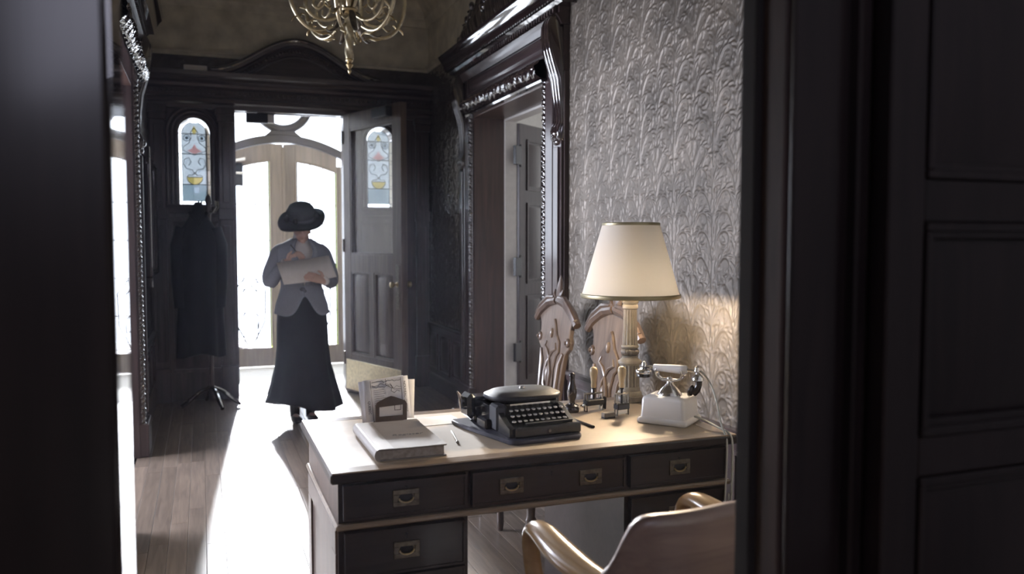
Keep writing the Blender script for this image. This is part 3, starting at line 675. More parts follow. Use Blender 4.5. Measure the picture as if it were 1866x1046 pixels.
# ------------------------------------------------------------------ outer front doors
GY = VY - .03; DC = .873
def arch(x):  return 2.30 - .18 * max(0, (abs(x - DC) - .12) / .62) ** 1.7      # glass head
def dtop(x):  return 2.50 - .24 * (abs(x - DC) / .78) ** 2                     # door head
def outer_door(name, x0, x1, g0, g1, label):
    t = thing(name, label, None, kind='structure'); n = 10
    xs = [x0 + (x1 - x0) * i / n for i in range(n + 1)]
    yA, yB = GY - .028, GY + .028
    MB().box(x0, g0, yA, yB, .01, min(dtop(x0), dtop(g0))).build('stile', 'outer_door_wood', t, bevel=.003)
    MB().box(g1, x1, yA, yB, .01, min(dtop(x1), dtop(g1))).build('stile', 'outer_door_wood', t, bevel=.003)
    MB().box(g0, g1, yA + .001, yB - .001, .01, .225).build('rail', 'outer_door_wood', t, bevel=.003)
    gx = [g0 + (g1 - g0) * i / n for i in range(n + 1)]
    MB().poly([(x, arch(x)) for x in gx] + [(x, dtop(x)) for x in gx[::-1]], yA + .001, yB - .001).build('rail', 'outer_door_wood', t)
    MB().tube([(g0, yA, .235)] + [(x, yA, arch(x)) for x in gx] + [(g1, yA, .235), (g0, yA, .235)], .012, 6).build('glazing_bead', 'outer_door_wood', t)
    bw = .018
    for a, b in ((g0, g0 + bw), (g1 - bw, g1)):
        MB().poly([(a, .225), (b, .225), (b, arch(b)), (a, arch(a))], GY - .002, GY + .002).build('pane', 'lime_glass', t)
    cx = [g0 + bw + (g1 - g0 - 2 * bw) * k / 3 for k in range(4)]; cz = [.225, .62, 1.02, 1.42, 1.82, 9]
    m = MB()
    for i in range(3):
        for j in range(5):
            a, b = cx[i], cx[i + 1]; z0 = cz[j]
            MB().poly([(a, z0), (b, z0), (b, min(cz[j + 1], arch(b))), (a, min(cz[j + 1], arch(a)))], GY - .002, GY + .002).build('pane', 'clear_glass', t)
    for x in cx: m.box(x - .0055, x + .0055, GY - .006, GY + .006, .225, arch(x))
    for z in cz[1:5]: m.box(g0, g1, GY - .006, GY + .006, z - .0045, z + .0045)
    m.build('leading', 'lead', t)
    return t
outer_door('door_2', .11, DC - .004, .27, .728, 'left leaf of the pale oak front doors with arched leaded glass')
dr = outer_door('door_3', DC + .004, 1.65, 1.005, 1.462, 'right leaf of the pale oak front doors with arched leaded glass')
MB().box(DC - .018, DC + .018, GY - .04, GY - .028, .02, 2.46).build('astragal', 'outer_door_wood', dr, bevel=.004)
for nm, cxx in (('iron_scroll_grille', .50), ('iron_scroll_grille', 1.23)):     # faint ironwork beyond the glass
    m = MB(); y = VY + .12
    for sx in (-1, 1):
        m.tube([(cxx + sx * .02, y, .22), (cxx + sx * .16, y, .5), (cxx + sx * .17, y, .85), (cxx + sx * .05, y, 1.0), (cxx + sx * .02, y, .9), (cxx + sx * .08, y, .84)], .011, 6)
        m.tube([(cxx + sx * .01, y, .62), (cxx + sx * .10, y, .56), (cxx + sx * .09, y, .42), (cxx + sx * .03, y, .44)], .010, 6)
    m.tube([(cxx, y, .0), (cxx, y, 1.08)], .006, 6); m.tube([(cxx - .2, y, .24), (cxx + .2, y, .24)], .006, 6)
    tag(m.build(nm, 'iron'), 'black iron scroll grille outside the %s front door glass' % ('left' if cxx < .8 else 'right'), 'grille')
tr = thing('window_3', 'arched transom with round wooden ring over the front doors', None, kind='structure')
xs = [.10 + 1.56 * i / 24 for i in range(25)]
MB().poly([(x, dtop(x) + .004) for x in xs] + [(x, dtop(x) + .095) for x in xs[::-1]], GY - .06, GY + .05).build('arched_bar', 'ring_wood', tr, bevel=.006)
MB().tube([(DC + .285 * math.cos(2 * PI * i / 40), GY - .01, 2.945 + .285 * math.sin(2 * PI * i / 40)) for i in range(41)], .052, 10, flat=1.0).build('ring', 'ring_wood', tr)
MB().poly([(DC - .22, 2.56), (DC + .22, 2.56), (DC + .13, 2.635), (DC - .13, 2.635)], GY - .05, GY + .03).build('ring_seat', 'ring_wood', tr)
MB().box(.10, 1.66, GY - .05, GY + .05, 3.27, 3.32).box(.085, .115, GY - .05, GY + .05, 0, 3.32).box(1.645, 1.675, GY - .05, GY + .05, 0, 3.32).build('frame', 'outer_door_wood', tr)
MB().poly([(x, dtop(x) + .09) for x in xs] + [(1.66, 3.27), (.10, 3.27)], GY - .003, GY + .003).build('pane', 'clear_glass', tr)

# ------------------------------------------------------------------ right room door leaf
d4 = thing('door_4', 'dark panelled door swung into the white room on the right', None, (XR + .345, R1 - .03, .01), 37, kind='structure')
MB().box(0, .82, -.02, .02, 0, 2.36).build('slab', 'dark_wood', d4, bevel=.003)
B_ = ((0, 0, 0), (1, 0, 0), (0, 0, 1), (0, -1, 0))
for z0, z1 in ((.25, .95), (1.05, 1.72), (1.82, 2.24)):
    for a, b in ((.11, .38), (.45, .72)):
        MB().frame(B_, a, b, z0, z1, .018, .03, .018).panel(B_, a + .03, b - .03, z0 + .03, z1 - .03, .018, .028, .03).build('panel', 'dark_wood', d4)
for z in (.42, 1.12, 2.02):
    hm = MB().box(-.095, -.005, -.045, -.018, z, z + .15).lathe([(.011, -.015), (.011, .165)], 10, T(-.005, -.03, z)); hm.build('hinge', 'black_enamel', d4, bevel=.002)

# ------------------------------------------------------------------ near doorway (the view is through it)
NJ0, NJ1, NY0, NY1 = -.094, .846, 1.065, YF; NYL = 1.212
BN = ((0, NY0, 0), (1, 0, 0), (0, 0, 1), (0, -1, 0))
S(MB().box(-3.7, NJ0 - .02, NY0 + .02, NYL, 0, CEIL).box(NJ1 + .02, 6, NY0 + .02, NY1 - .09, 0, CEIL).box(NJ0 - .02, NJ1 + .02, NY0 + .02, NY1, 2.62, CEIL).build('wall_front', 'room_plaster'), 'wall between the hall and the viewing room')
nj = thing('door_5', 'dark lacquered frame of the near doorway', None, kind='structure')
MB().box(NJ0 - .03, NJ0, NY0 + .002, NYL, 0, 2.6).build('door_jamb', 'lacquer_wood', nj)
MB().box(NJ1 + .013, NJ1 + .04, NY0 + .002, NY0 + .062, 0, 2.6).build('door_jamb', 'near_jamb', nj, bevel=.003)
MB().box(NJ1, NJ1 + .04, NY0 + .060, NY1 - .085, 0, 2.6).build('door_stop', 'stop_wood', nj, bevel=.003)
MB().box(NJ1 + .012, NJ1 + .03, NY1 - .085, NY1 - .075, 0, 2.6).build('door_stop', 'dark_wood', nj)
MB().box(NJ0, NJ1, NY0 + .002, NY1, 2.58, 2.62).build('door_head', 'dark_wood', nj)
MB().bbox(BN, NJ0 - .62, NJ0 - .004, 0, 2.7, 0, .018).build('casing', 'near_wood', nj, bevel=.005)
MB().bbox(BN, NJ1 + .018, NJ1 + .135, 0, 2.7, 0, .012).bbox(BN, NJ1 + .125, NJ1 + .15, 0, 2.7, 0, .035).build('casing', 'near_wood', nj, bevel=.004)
d6 = thing('door_6', 'near dark panelled door folded back against the wall on the right', None, (NJ1 + .155, NY0 - .05, .01), 0, kind='structure')
Bd = ((0, 0, 0), (1, 0, 0), (0, 0, 1), (0, -1, 0))
def rp(z0, z1, a, b):
    m = MB(); m.frame(Bd, a, b, z0, z1, .0, .026, .014).frame(Bd, a + .012, b - .012, z0 + .012, z1 - .012, .0, .016, .014); m.panel(Bd, a + .024, b - .024, z0 + .024, z1 - .024, .0, .009, .045)
    m.build('panel', 'near_wood', d6, bevel=.002)
SW = .075; Wn = 1.0
zr = [(.02, .25), (.61, .69), (1.06, 1.10), (1.45, 1.52), (1.93, 2.0), (2.38, 2.55)]
zr = [(.02, .22), (.56, .635), (1.018, 1.085), (1.43, 1.50), (1.85, 1.92), (2.40, 2.55)]
zp = [(.22, .56), (.635, 1.018), (1.085, 1.43), (1.50, 1.85), (1.92, 2.40)]
MB().box(0, SW, -.02, .02, 0, 2.57).build('stile', 'near_wood', d6, bevel=.003)
MB().box(Wn - SW, Wn, -.02, .02, 0, 2.57).build('stile', 'near_wood', d6, bevel=.003)
for z0, z1 in zr: MB().box(SW, Wn - SW, -.019, .02, z0, z1).build('rail', 'near_wood', d6, bevel=.003)
for z0, z1 in zp:
    rp(z0, z1, SW, .48); rp(z0, z1, .55, Wn - SW)
MB().box(.48, .55, -.019, .02, .1, 2.5).build('mullion', 'near_wood', d6)
MB().box(SW, Wn - SW, .0, .018, .1, 2.5).build('backing', 'near_wood', d6)
# ================================================================== OBJECTS
# ------------------------------------------------------------------ desk
DX0, DX1, DY0, DY1, DZ = .32, 1.656, 2.265, 3.0, .77
desk = thing('pedestal_desk', 'dark wooden pedestal desk with tan writing top and brass flush handles', 'desk', (.988, 2.63, 0))
ox, oy = .988, 2.63
def DB(m, x0, x1, y0, y1, z0, z1): return m.box(x0 - ox, x1 - ox, y0 - oy, y1 - oy, z0, z1)
Bf = ((-ox, 2.29 - oy, 0), (1, 0, 0), (0, 0, 1), (0, -1, 0))      # drawer front plane, world x along u
top = MB(); DB(top, DX0, DX1, DY0, DY1, DZ - .032, DZ - .003); top.build('worktop', 'desk_wood', desk, bevel=.005)
eg = MB(); bw = .055
DB(eg, DX0 + .004, DX1 - .004, DY0 + .004, DY0 + bw, DZ - .004, DZ); DB(eg, DX0 + .004, DX1 - .004, DY1 - bw, DY1 - .004, DZ - .004, DZ)
DB(eg, DX0 + .004, DX0 + bw, DY0 + bw, DY1 - bw, DZ - .004, DZ); DB(eg, DX1 - bw, DX1 - .004, DY0 + bw, DY1 - bw, DZ - .004, DZ)
tag(eg.build('top_border', 'desk_edge_wood', desk), 'honey coloured border round the writing surface')
le = MB(); DB(le, DX0 + bw, DX1 - bw, DY0 + bw, DY1 - bw, DZ - .004, DZ - .0005); le.build('writing_surface', 'leather_tan', desk)
fr = MB(); DB(fr, .345, 1.631, 2.30, 2.97, .615, DZ - .032); fr.build('drawer_case', 'desk_wood', desk)
fs = MB(); DB(fs, .3445, .346, 2.30, 2.97, .617, DZ - .033); fs.build('end_panel', 'desk_lit_wood', desk)
fm = MB(); DB(fm, .335, 1.641, 2.278, 2.985, .600, .617); fm.build('waist_moulding', 'desk_edge_wood', desk, bevel=.005)
def drawer(x0, x1, z0, z1, handles):
    d = MB().bbox(Bf, x0, x1, z0, z1, -.02, .010).build('drawer', 'desk_wood', desk, bevel=.003)
    MB().frame(Bf, x0 - .004, x1 + .004, z0 - .004, z1 + .004, -.02, .014, .007).build('cock_bead', 'desk_edge_wood' if False else 'desk_wood', d)
    for hx in handles:
        h = MB().frame(Bf, hx - .038, hx + .038, (z0 + z1) / 2 - .024, (z0 + z1) / 2 + .024, .008, .0145, .014)
        h.bbox(Bf, hx - .03, hx + .03, (z0 + z1) / 2 - .018, (z0 + z1) / 2 + .018, .006, .0105).build('flush_handle', 'old_brass', d, bevel=.001)
        M = BM(Bf)
        MB().ell((hx, (z0 + z1) / 2, .0105), (.021, .014, .002), 18, 6, M).build('handle_cup', 'iron', d)
        MB().tube([M @ Vector((hx + .021 * math.cos(a), (z0 + z1) / 2 + .013 * math.sin(a), .015)) for a in [PI + PI * i / 10 for i in range(11)]], .003, 6).build('handle_bail', 'brass', d)
    kx = (x0 + x1) / 2
    MB().lathe([(.004, 0), (.004, .002)], 10, BM(Bf) @ T(kx, z1 - .016, .010)).bbox(Bf, kx - .0015, kx + .0015, z1 - .028, z1 - .016, .010, .0118).build('keyhole', 'iron', d)
drawer(.360, .712, .632, .724, [.534]); drawer(.738, 1.238, .632, .724, [.857, 1.12]); drawer(1.264, 1.616, .632, .724, [1.441])
for a, b in ((.345, .725), (1.251, 1.631)):
    pm = MB(); DB(pm, a, b, 2.30, 2.95, .09, .602); pm.build('pedestal', 'desk_wood', desk)
    s_ = MB()
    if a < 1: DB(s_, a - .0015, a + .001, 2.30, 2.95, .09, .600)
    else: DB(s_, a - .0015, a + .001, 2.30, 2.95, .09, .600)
    s_.build('end_panel', 'desk_lit_wood' if a < 1 else 'desk_wood', desk)
    pl = MB(); DB(pl, a - .01, b + .01, 2.285, 2.96, 0, .09); pl.build('plinth', 'desk_wood', desk, bevel=.004)
    for z0, z1 in ((.465, .588), (.30, .45), (.11, .285)): drawer(a + .018, b - .018, z0, z1, [(a + b) / 2])
    # framed end panel on the hall side
    if a < 1:
        Be = ((a - ox, -oy, 0), (0, 1, 0), (0, 0, 1), (-1, 0, 0))
        MB().frame(Be, 2.31, 2.94, .10, .595, .0, .008, .07).build('end_frame', 'desk_lit_wood', desk, bevel=.002)

# ------------------------------------------------------------------ typewriter
tw = thing('typewriter', 'black antique typewriter with oval lid and round keys on a dark board', 'typewriter', (1.0, 2.57, DZ), 4)
def top_poly(m, pts, z0, z1): # xy outline extruded in z
    k = len(pts)
    return m.add([(x, y, z0) for x, y in pts] + [(x, y, z1) for x, y in pts], [tuple(range(k - 1, -1, -1)), tuple(range(k, 2 * k))] + [(i, (i + 1) % k, (i + 1) % k + k, i + k) for i in range(k)])
top_poly(MB(), [(-.175, .20), (-.172, .12), (-.120, -.165), (-.10, -.185), (.125, -.185), (.142, -.165), (.142, .21), (-.168, .21)], 0, .014).build('base_board', 'board_paint', tw, bevel=.003)
z = .014
MB().box(-.09, .148, -.155, -.13, z, z + .032).build('front_bar', 'black_enamel', tw, bevel=.004)
def side(x0, x1):
    return MB().add([(x0, -.14, z), (x1, -.14, z), (x1, .13, z), (x0, .13, z), (x0, -.14, z + .03), (x1, -.14, z + .03), (x1, -.10, z + .04), (x0, -.10, z + .04), (x0, -.03, z + .075), (x1, -.03, z + .075), (x0, .13, z + .075), (x1, .13, z + .075)],
                    [(0, 1, 5, 4), (4, 5, 6, 7), (7, 6, 9, 8), (8, 9, 11, 10), (10, 11, 2, 3), (0, 3, 2, 1), (0, 4, 7, 8, 10, 3), (1, 2, 11, 9, 6, 5)])
side(-.105, -.085).build('side_frame', 'black_enamel', tw, bevel=.002); side(.125, .145).build('side_frame', 'black_enamel', tw, bevel=.002)
MB().add([(-.085, -.13, z), (.125, -.13, z), (.125, -.02, z), (-.085, -.02, z), (-.085, -.13, z + .012), (.125, -.13, z + .012), (.125, -.02, z + .05), (-.085, -.02, z + .05)],
         [(0, 3, 2, 1), (4, 5, 6, 7), (0, 1, 5, 4), (1, 2, 6, 5), (2, 3, 7, 6), (3, 0, 4, 7)]).build('key_bed', 'black_enamel', tw)
MB().box(-.11, -.07, -.05, .02, z, z + .088).build('corner_post', 'black_wear', tw, bevel=.008)
MB().box(-.07, .13, -.02, .12, z + .03, z + .088).build('type_housing', 'black_enamel', tw, bevel=.004)
kme = MB().lathe([(.0068, 0), (.0072, .002), (.006, .0032), (.001, .0030)], 12).mesh('key_cap'); kst = MB().tube([(0, .02, -.02), (0, .004, -.012), (0, 0, 0)], .0016, 5).mesh('key_stem')
kst.materials.append(MAT['nickel']); kme.materials.append(MAT['key_top']); rim = MB().lathe([(.0078, -.002), (.0082, 0), (.0078, .0022), (.0064, .0026)], 12).mesh('key_rim'); rim.materials.append(MAT['nickel'])
for r in range(3):
    for c in range(10):
        k = link(kme, 'key', None, tw, (-.072 + c * .0205 + r * .007, -.118 + (2 - r) * -.0 + r * -.0, 0)); k.location = (-.074 + c * .0205 + (2 - r) * .006, -.055 - (r) * .026, z + .068 - r * .0125)
        link(kst, 'key_stem', None, k); link(rim, 'key_rim', None, k)
MB().box(-.045, .125, -.139, -.127, z + .036, z + .042).build('space_bar', 'black_wear', tw, bevel=.002)
# oval lid
def oval(rx, ry, n=40, p=2.6): return [(.03 + rx * math.copysign(abs(math.cos(2 * PI * i / n)) ** (2 / p), math.cos(2 * PI * i / n)), .055 + ry * math.copysign(abs(math.sin(2 * PI * i / n)) ** (2 / p), math.sin(2 * PI * i / n))) for i in range(n)]
rings = []
for rx, ry, zz in ((.118, .082, .088), (.130, .094, .092), (.134, .098, .099), (.132, .096, .106), (.122, .088, .110), (.118, .084, .111), (.108, .076, .117), (.07, .045, .121), (.02, .012, .122)): rings.append([(x, y, z + zz) for x, y in oval(rx, ry)])
lid = MB().loft(rings).build('oval_lid', 'black_wear', tw, angle=50)
MB().lathe([(.011, 0), (.010, .006), (.001, .007)], 12, T(.03, .055, z + .121)).build('lid_knob', 'nickel', lid)
# carriage at the left rear
MB().lathe([(.016, -.12), (.018, -.118), (.018, .12), (.016, .122)], 16, T(-.05, .13, z + .075) @ RY(90)).build('platen', 'black_enamel', tw)
MB().box(-.155, -.125, .09, .17, z + .02, z + .105).build('carriage_plate', 'black_enamel', tw, bevel=.012)
MB().box(-.125, -.06, .10, .16, z + .085, z + .094).build('carriage_rail', 'nickel', tw)
MB().box(-.125, -.07, .12, .15, z + .045, z + .055).build('carriage_rail', 'nickel', tw)
MB().box(-.12, .12, .12, .18, z, z + .06).build('rear_frame', 'black_enamel', tw, bevel=.006)
MB().box(-.13, -.09, .0, .08, z, z + .034).build('spring_drum_case', 'black_enamel', tw, bevel=.006)
MB().lathe([(.010, 0), (.013, .002), (.013, .014), (.010, .016)], 14, T(.145, .04, z + .073) @ RY(90)).build('platen_knob', 'black_enamel', tw)
MB().tube([(-.156, .11, z + .055), (-.176, .105, z + .06), (-.178, .10, z + .085), (-.184, .10, z + .105), (-.192, .098, z + .118)], [.004, .005, .006, .005, .003], 8).build('return_lever', 'nickel', tw)
MB().tube([(-.158, .12, z + .07), (-.168, .12, z + .075), (-.17, .12, z + .10)], .004, 8).build('margin_lever', 'nickel', tw)
MB().tube([(-.095, -.075, z + .01), (-.10, -.085, z + .03), (-.085, -.10, z + .035), (-.075, -.09, z + .012), (-.09, -.08, z + .008)], .003, 6).build('shift_lever', 'nickel', tw)
MB().lathe([(.006, 0), (.006, .003)], 10, T(.03, -.155, z + .016) @ RX(90)).build('badge', 'old_brass', tw)
MB().box(-.05, .10, -.022, -.02, z + .078, z + .084).build('scale', 'nickel', tw)

# ------------------------------------------------------------------ ledger
bk = thing('ledger_book', 'large worn beige ledger lying flat on the desk before the letter rack', 'book', (.57, 2.53, DZ), 0)
def bx(m, x0, x1, y0, y1, z0, z1): return m.box(x0, x1, y0, y1, z0, z1)
bx(MB(), -.095, .098, -.178, .178, .0035, .0315).build('page_block', 'page_edge', bk)
bx(MB(), -.10, .105, -.185, .185, .031, .035).build('front_cover', 'book_cover', bk, bevel=.0012)
bx(MB(), -.10, .105, -.185, .185, 0, .0035).build('back_cover', 'book_cover', bk, bevel=.0012)
sp = MB().loft([[(-.100 + .004 * 0 - .012 * math.sin(PI * i / 10), y, .0175 - .0175 * math.cos(PI * i / 10)) for i in range(11)] + [(-.096, y, .0345), (-.096, y, .0005)] for y in (-.185, .185)]).build('spine', 'book_spine', bk, angle=50)
bx(MB(), -.10, -.055, -.186, .186, .0348, .0362).build('spine_strip', 'book_spine', bk, bevel=.0005)
for sy_ in (-1, 1): top_poly(MB(), [(.105, sy_ * .186), (.06, sy_ * .186), (.105, sy_ * .141)][::sy_], .0348, .0360).build('corner_patch', 'book_spine', bk)
text('Register', .030, 'ink', T(.022, -.02, .0352), bk, shear=.3)

# ------------------------------------------------------------------ letter rack with papers
lr = thing('letter_rack', 'small brown leather letter rack with arched window behind the ledger', 'letter rack', (.615, 2.865, DZ), 3)
out = [(-.057, .0), (.057, .0), (.057, .066), (.050, .076), (.012, .092), (0, .095), (-.012, .092), (-.050, .076), (-.057, .066)]
def rackface(y, name):
    m = MB(); k = 9
    m.box(-.057, -.043, y - .002, y + .002, 0, .066); m.box(.043, .057, y - .002, y + .002, 0, .066); m.box(-.043, .043, y - .002, y + .002, 0, .024)
    m.poly([(-.057, .066), (-.043, .066), (-.043, .058), (.043, .066 - .004), (.043, .066), (.057, .066), (.050, .076), (.012, .092), (0, .095), (-.012, .092), (-.050, .076)], y - .002, y + .002)
    return m.build(name, 'rack_leather', lr)
rackface(-.018, 'front_plate'); MB().poly(out, .016, .02).build('back_plate', 'rack_leather', lr)
MB().box(-.057, .057, -.02, .02, 0, .006).build('base', 'rack_leather', lr, bevel=.001)
def sheet(name, label, loc, rz, tilt, wd, ht, roll, mat='paper'):
    t = thing(name, label, 'paper', loc, rz)
    M = RX(-tilt) @ RY(roll); m = MB(); n = 8
    m.grid(lambda a, b: M @ Vector(((a - .5) * wd, .004 * math.sin(PI * a), b * ht)), n, 2)
    m.build('sheet', mat, t, solid=.0006); return t, M
zz_ = DZ + .007
p1, M1 = sheet('broadsheet', 'printed broadsheet with drawn border standing in the letter rack', (.612, 2.868, zz_), 4, 6, .165, .148, -3)
def onp(x, z_, y=-.0008, rot=0): return M1 @ T(x, y + .004 * math.sin(PI * (x / .165 + .5)) - .0006, z_) @ RX(90) @ RZ(rot)
text('NOUVEAU QUEBEC', .0125, 'ink', onp(.068, .074, rot=-90), p1)
text('QUEBEC', .0125, 'ink', onp(-.066, .05, rot=-90), p1)
m = MB()
for x in (-.055, .056): m.box(x - .0006, x + .0006, -.0007, .0003, .004, .144, M1 @ T(0, .004 * math.sin(PI * (x / .165 + .5)) - .0012, 0))
m.build('printed_rule', 'ink', p1)
rnd = random.Random(5); m = MB()
for z0 in (.136, .126, .118):
    pts = []
    for i in range(15):
        x = -.05 + i * .0075; pts.append(M1 @ Vector((x, .004 * math.sin(PI * (x / .165 + .5)) - .001, z0 + rnd.uniform(-.004, .004) - (.012 if i > 9 and z0 < .13 else 0))))
    m.tube(pts, .0007, 4)
m.tube([M1 @ Vector((x, .003 - .001, q)) for x, q in ((.0, .144), (.003, .136), (-.002, .126), (.01, .118), (.022, .11), (.018, .10), (.03, .092), (.04, .10), (.05, .095))], .0009, 4)
m.build('printed_map', 'ink', p1)
m = MB()
for i in range(9):
    z0 = .108 - i * .0075
    m.box(-.045, -.005 + rnd.uniform(-.004, .004), -.0004, .0002, z0, z0 + .0012, M1 @ T(0, .0025 - .0008, 0))
m.build('printed_text', 'ink', p1)
p2, _ = sheet('loose_sheet', 'plain pale sheet behind the printed broadsheet in the letter rack', (.622, 2.877, zz_), 4, 5, .17, .140, 3, 'cream_paper')
p3, _ = sheet('loose_sheet', 'blank white sheet at the back of the letter rack leaning left', (.602, 2.883, zz_), 4, 4, .165, .145, -5)
en = thing('envelope', 'folded card with square print showing through the rack window', 'envelope', (.618, 2.857, zz_), 4)
MB().box(-.05, .05, -.001, .001, 0, .07).build('card', 'cream_paper', en)
MB().frame(((0, -.001, 0), (1, 0, 0), (0, 0, 1), (0, -1, 0)), .012, .036, .034, .058, 0, .0005, .002).build('printed_square', 'ink', en)
# loose flat paper and pens
t = tag(MB().box(-.10, .10, -.07, .07, 0, .0008).build('blotter_sheet', 'cream_paper'), 'pale translucent sheet lying flat beside the ledger on the desk top', 'paper'); t.location = (.755, 2.82, DZ); t.rotation_euler = (0, 0, R(4))
def rod(name, label, cat, a, b, r, mat, mat2):
    a, b = Vector(a), Vector(b); d = b - a; t = thing(name, label, cat, ((a + b) / 2)[:2] + (DZ,), math.degrees(math.atan2(d.y, d.x)) - 90); L = d.length
    MB().lathe([(r * .6, -L / 2), (r, -L / 2 + .004), (r, L / 2 - .02), (r * .5, L / 2 - .002), (r * .3, L / 2)], 10, T(0, 0, r) @ RX(-90)).build('barrel', mat, t)
    MB().lathe([(r * 1.05, 0), (r * 1.05, .008)], 10, T(0, -L / 2, r) @ RX(-90)).build('end_cap', mat2, t)
rod('pencil', 'short ivory pencil lying between the ledger and the typewriter', 'pencil', (.748, 2.476, 0), (.774, 2.635, 0), .0042, 'ivory', 'old_brass')
rod('dip_pen', 'dark metal pen lying right of the typewriter', 'pen', (1.247, 2.515, 0), (1.232, 2.665, 0), .0045, 'board_paint', 'iron')

# ------------------------------------------------------------------ desk lamp
lp = thing('table_lamp', 'brass and cream fluted column lamp with lit parchment shade on the desk corner', 'lamp', (1.597, 2.90, DZ))
def fl_(n, d): return lambda i, a: 1 - d * (.5 + .5 * math.cos(n * a))
MB().lathe([(.052, 0), (.054, .006), (.054, .020), (.050, .026)], 32).build('base', 'lamp_grey', lp, bevel=.001)
MB().lathe([(.046, .026), (.049, .032), (.046, .040), (.040, .044), (.042, .052), (.038, .060)], 32).build('base_moulding', 'lamp_cream', lp, angle=60)
MB().lathe([(.039, .060), (.0385, .10), (.038, .148)], 96, flute=fl_(16, .13)).build('lower_column', 'lamp_cream', lp, angle=80)
MB().lathe([(.0355, .061), (.035, .147)], 32).build('column_core', 'lamp_grey', lp)
MB().lathe([(.040, .148), (.047, .153), (.048, .162), (.040, .168), (.034, .172), (.030, .178), (.034, .184)], 32).build('collar', 'lamp_cream', lp, angle=60)
MB().lathe([(.028, .184), (.036, .191), (.039, .200), (.036, .209), (.028, .214)], 60, flute=fl_(20, .10)).build('reeded_ball', 'lamp_grey', lp, angle=80)
MB().lathe([(.030, .214), (.035, .218), (.035, .224), (.030, .228)], 32).build('ring', 'lamp_cream', lp, angle=60)
MB().lathe([(.031, .228), (.028, .30), (.026, .370)], 96, flute=fl_(14, .15)).build('upper_column', 'lamp_cream', lp, angle=80)
MB().lathe([(.0275, .229), (.0225, .369)], 32).build('column_core', 'lamp_grey', lp)
MB().lathe([(.026, .370), (.031, .374), (.031, .386), (.027, .390), (.033, .396), (.033, .408), (.024, .412), (.012, .414)], 32).build('capital', 'lamp_cream', lp, angle=50)
zs0, zs1, rb, rt = .418, .712, .196, .112
def shade_pt(a, b):
    th = 2 * PI * a; r = rb + (rt - rb) * b; return (r * math.cos(th), r * math.sin(th), zs0 + (zs1 - zs0) * b)
sh = MB().grid(shade_pt, 64, 10).build('shade', 'shade_parchment', lp, recalc=False)
MB().tube([(rb * math.cos(2 * PI * i / 64), rb * math.sin(2 * PI * i / 64), zs0 + .007) for i in range(65)], .0035, 8, flat=2.4).build('trim_band', 'gold_trim', sh)
MB().tube([(rt * math.cos(2 * PI * i / 64), rt * math.sin(2 * PI * i / 64), zs1 - .005) for i in range(65)], .0035, 8, flat=2.0).build('trim_band', 'gold_trim', sh)
m = MB()
for k in range(3): a = 2 * PI * k / 3; m.tube([(.012 * math.cos(a), .012 * math.sin(a), .665), (rt * math.cos(a), rt * math.sin(a), zs1 - .008)], .0015, 5)
m.tube([(.0, .012, .425), (.0, .055, .49), (.0, .05, .61), (0, .012, .665)], .002, 6).tube([(.0, -.012, .425), (.0, -.055, .49), (.0, -.05, .61), (0, -.012, .665)], .002, 6)
m.build('harp', 'brass', lp)
MB().lathe([(.004, .665), (.008, .672), (.006, .69), (.009, .70), (.001, .715)], 12).build('finial', 'brass', lp)
MB().lathe([(.010, .413), (.016, .423), (.021, .433), (.018, .446), (.001, .453)], 16).build('bulb', 'lit_bulb', lp)

# ------------------------------------------------------------------ telephone
ph = thing('telephone', 'white antique telephone with nickel cradle and horizontal handset', 'telephone', (1.552, 2.525, DZ), -52)
def rr(w_, d_, r, n=5):
    pts = []
    for cx, cy, a0 in ((w_ - r, d_ - r, 0), (-w_ + r, d_ - r, 90), (-w_ + r, -d_ + r, 180), (w_ - r, -d_ + r, 270)):
        for i in range(n + 1): a = R(a0 + 90 * i / n); pts.append((cx + r * math.cos(a), cy + r * math.sin(a)))
    return pts
def lr_(specs): return [[(x, y, z_) for x, y in rr(a, b, r)] for a, b, r, z_ in specs]
MB().loft(lr_([(.088, .084, .012, 0), (.092, .088, .014, .004), (.092, .088, .014, .012), (.088, .084, .014, .019), (.083, .079, .014, .022)])).build('foot', 'white_enamel', ph, angle=50)
MB().loft(lr_([(.083, .079, .014, .021), (.081, .077, .014, .030), (.079, .075, .014, .082), (.076, .072, .016, .090), (.068, .064, .02, .0945), (.04, .036, .02, .096)])).build('body', 'white_enamel', ph, angle=50)
cr = MB().lathe([(.044, .095), (.043, .100), (.036, .108), (.030, .116), (.020, .126), (.012, .135), (.010, .148), (.012, .152), (.009, .158)], 28).build('cradle_dome', 'nickel', ph, angle=60)
m = MB()
for s_ in (-1, 1):
    for q in (-1, 1): m.tube([(0, 0, .152), (s_ * .03, q * .006, .150), (s_ * .045, q * .014, .158), (s_ * .050, q * .018, .172), (s_ * .046, q * .018, .186)], .0032, 8)
    m.tube([(s_ * .050, -.018, .170), (s_ * .054, 0, .166), (s_ * .050, .018, .170)], .003, 8)
m.tube([(-.045, -.012, .155), (-.02, -.016, .147), (.02, -.016, .147), (.045, -.012, .155)], .003, 8)
m.build('cradle_fork', 'nickel', cr)
hs = MB().lathe([(.008, -.062), (.012, -.06), (.013, -.04), (.0145, 0), (.0165, .04), (.015, .06), (.010, .064)], 18, T(0, 0, .188) @ RY(90)).build('handset_grip', 'white_enamel', ph, angle=60)
MB().tube([(-.10, 0, .188), (-.062, 0, .188)], .0055, 10).tube([(.062, 0, .188), (.105, 0, .186)], .0055, 10).lathe([(.006, -.008), (.009, -.004), (.009, .006), (.005, .014), (.001, .016)], 12, T(-.098, 0, .192)).lathe([(.006, -.010), (.010, -.004), (.009, .010), (.001, .016)], 12, T(.10, 0, .190)).build('handset_rod', 'nickel', hs)
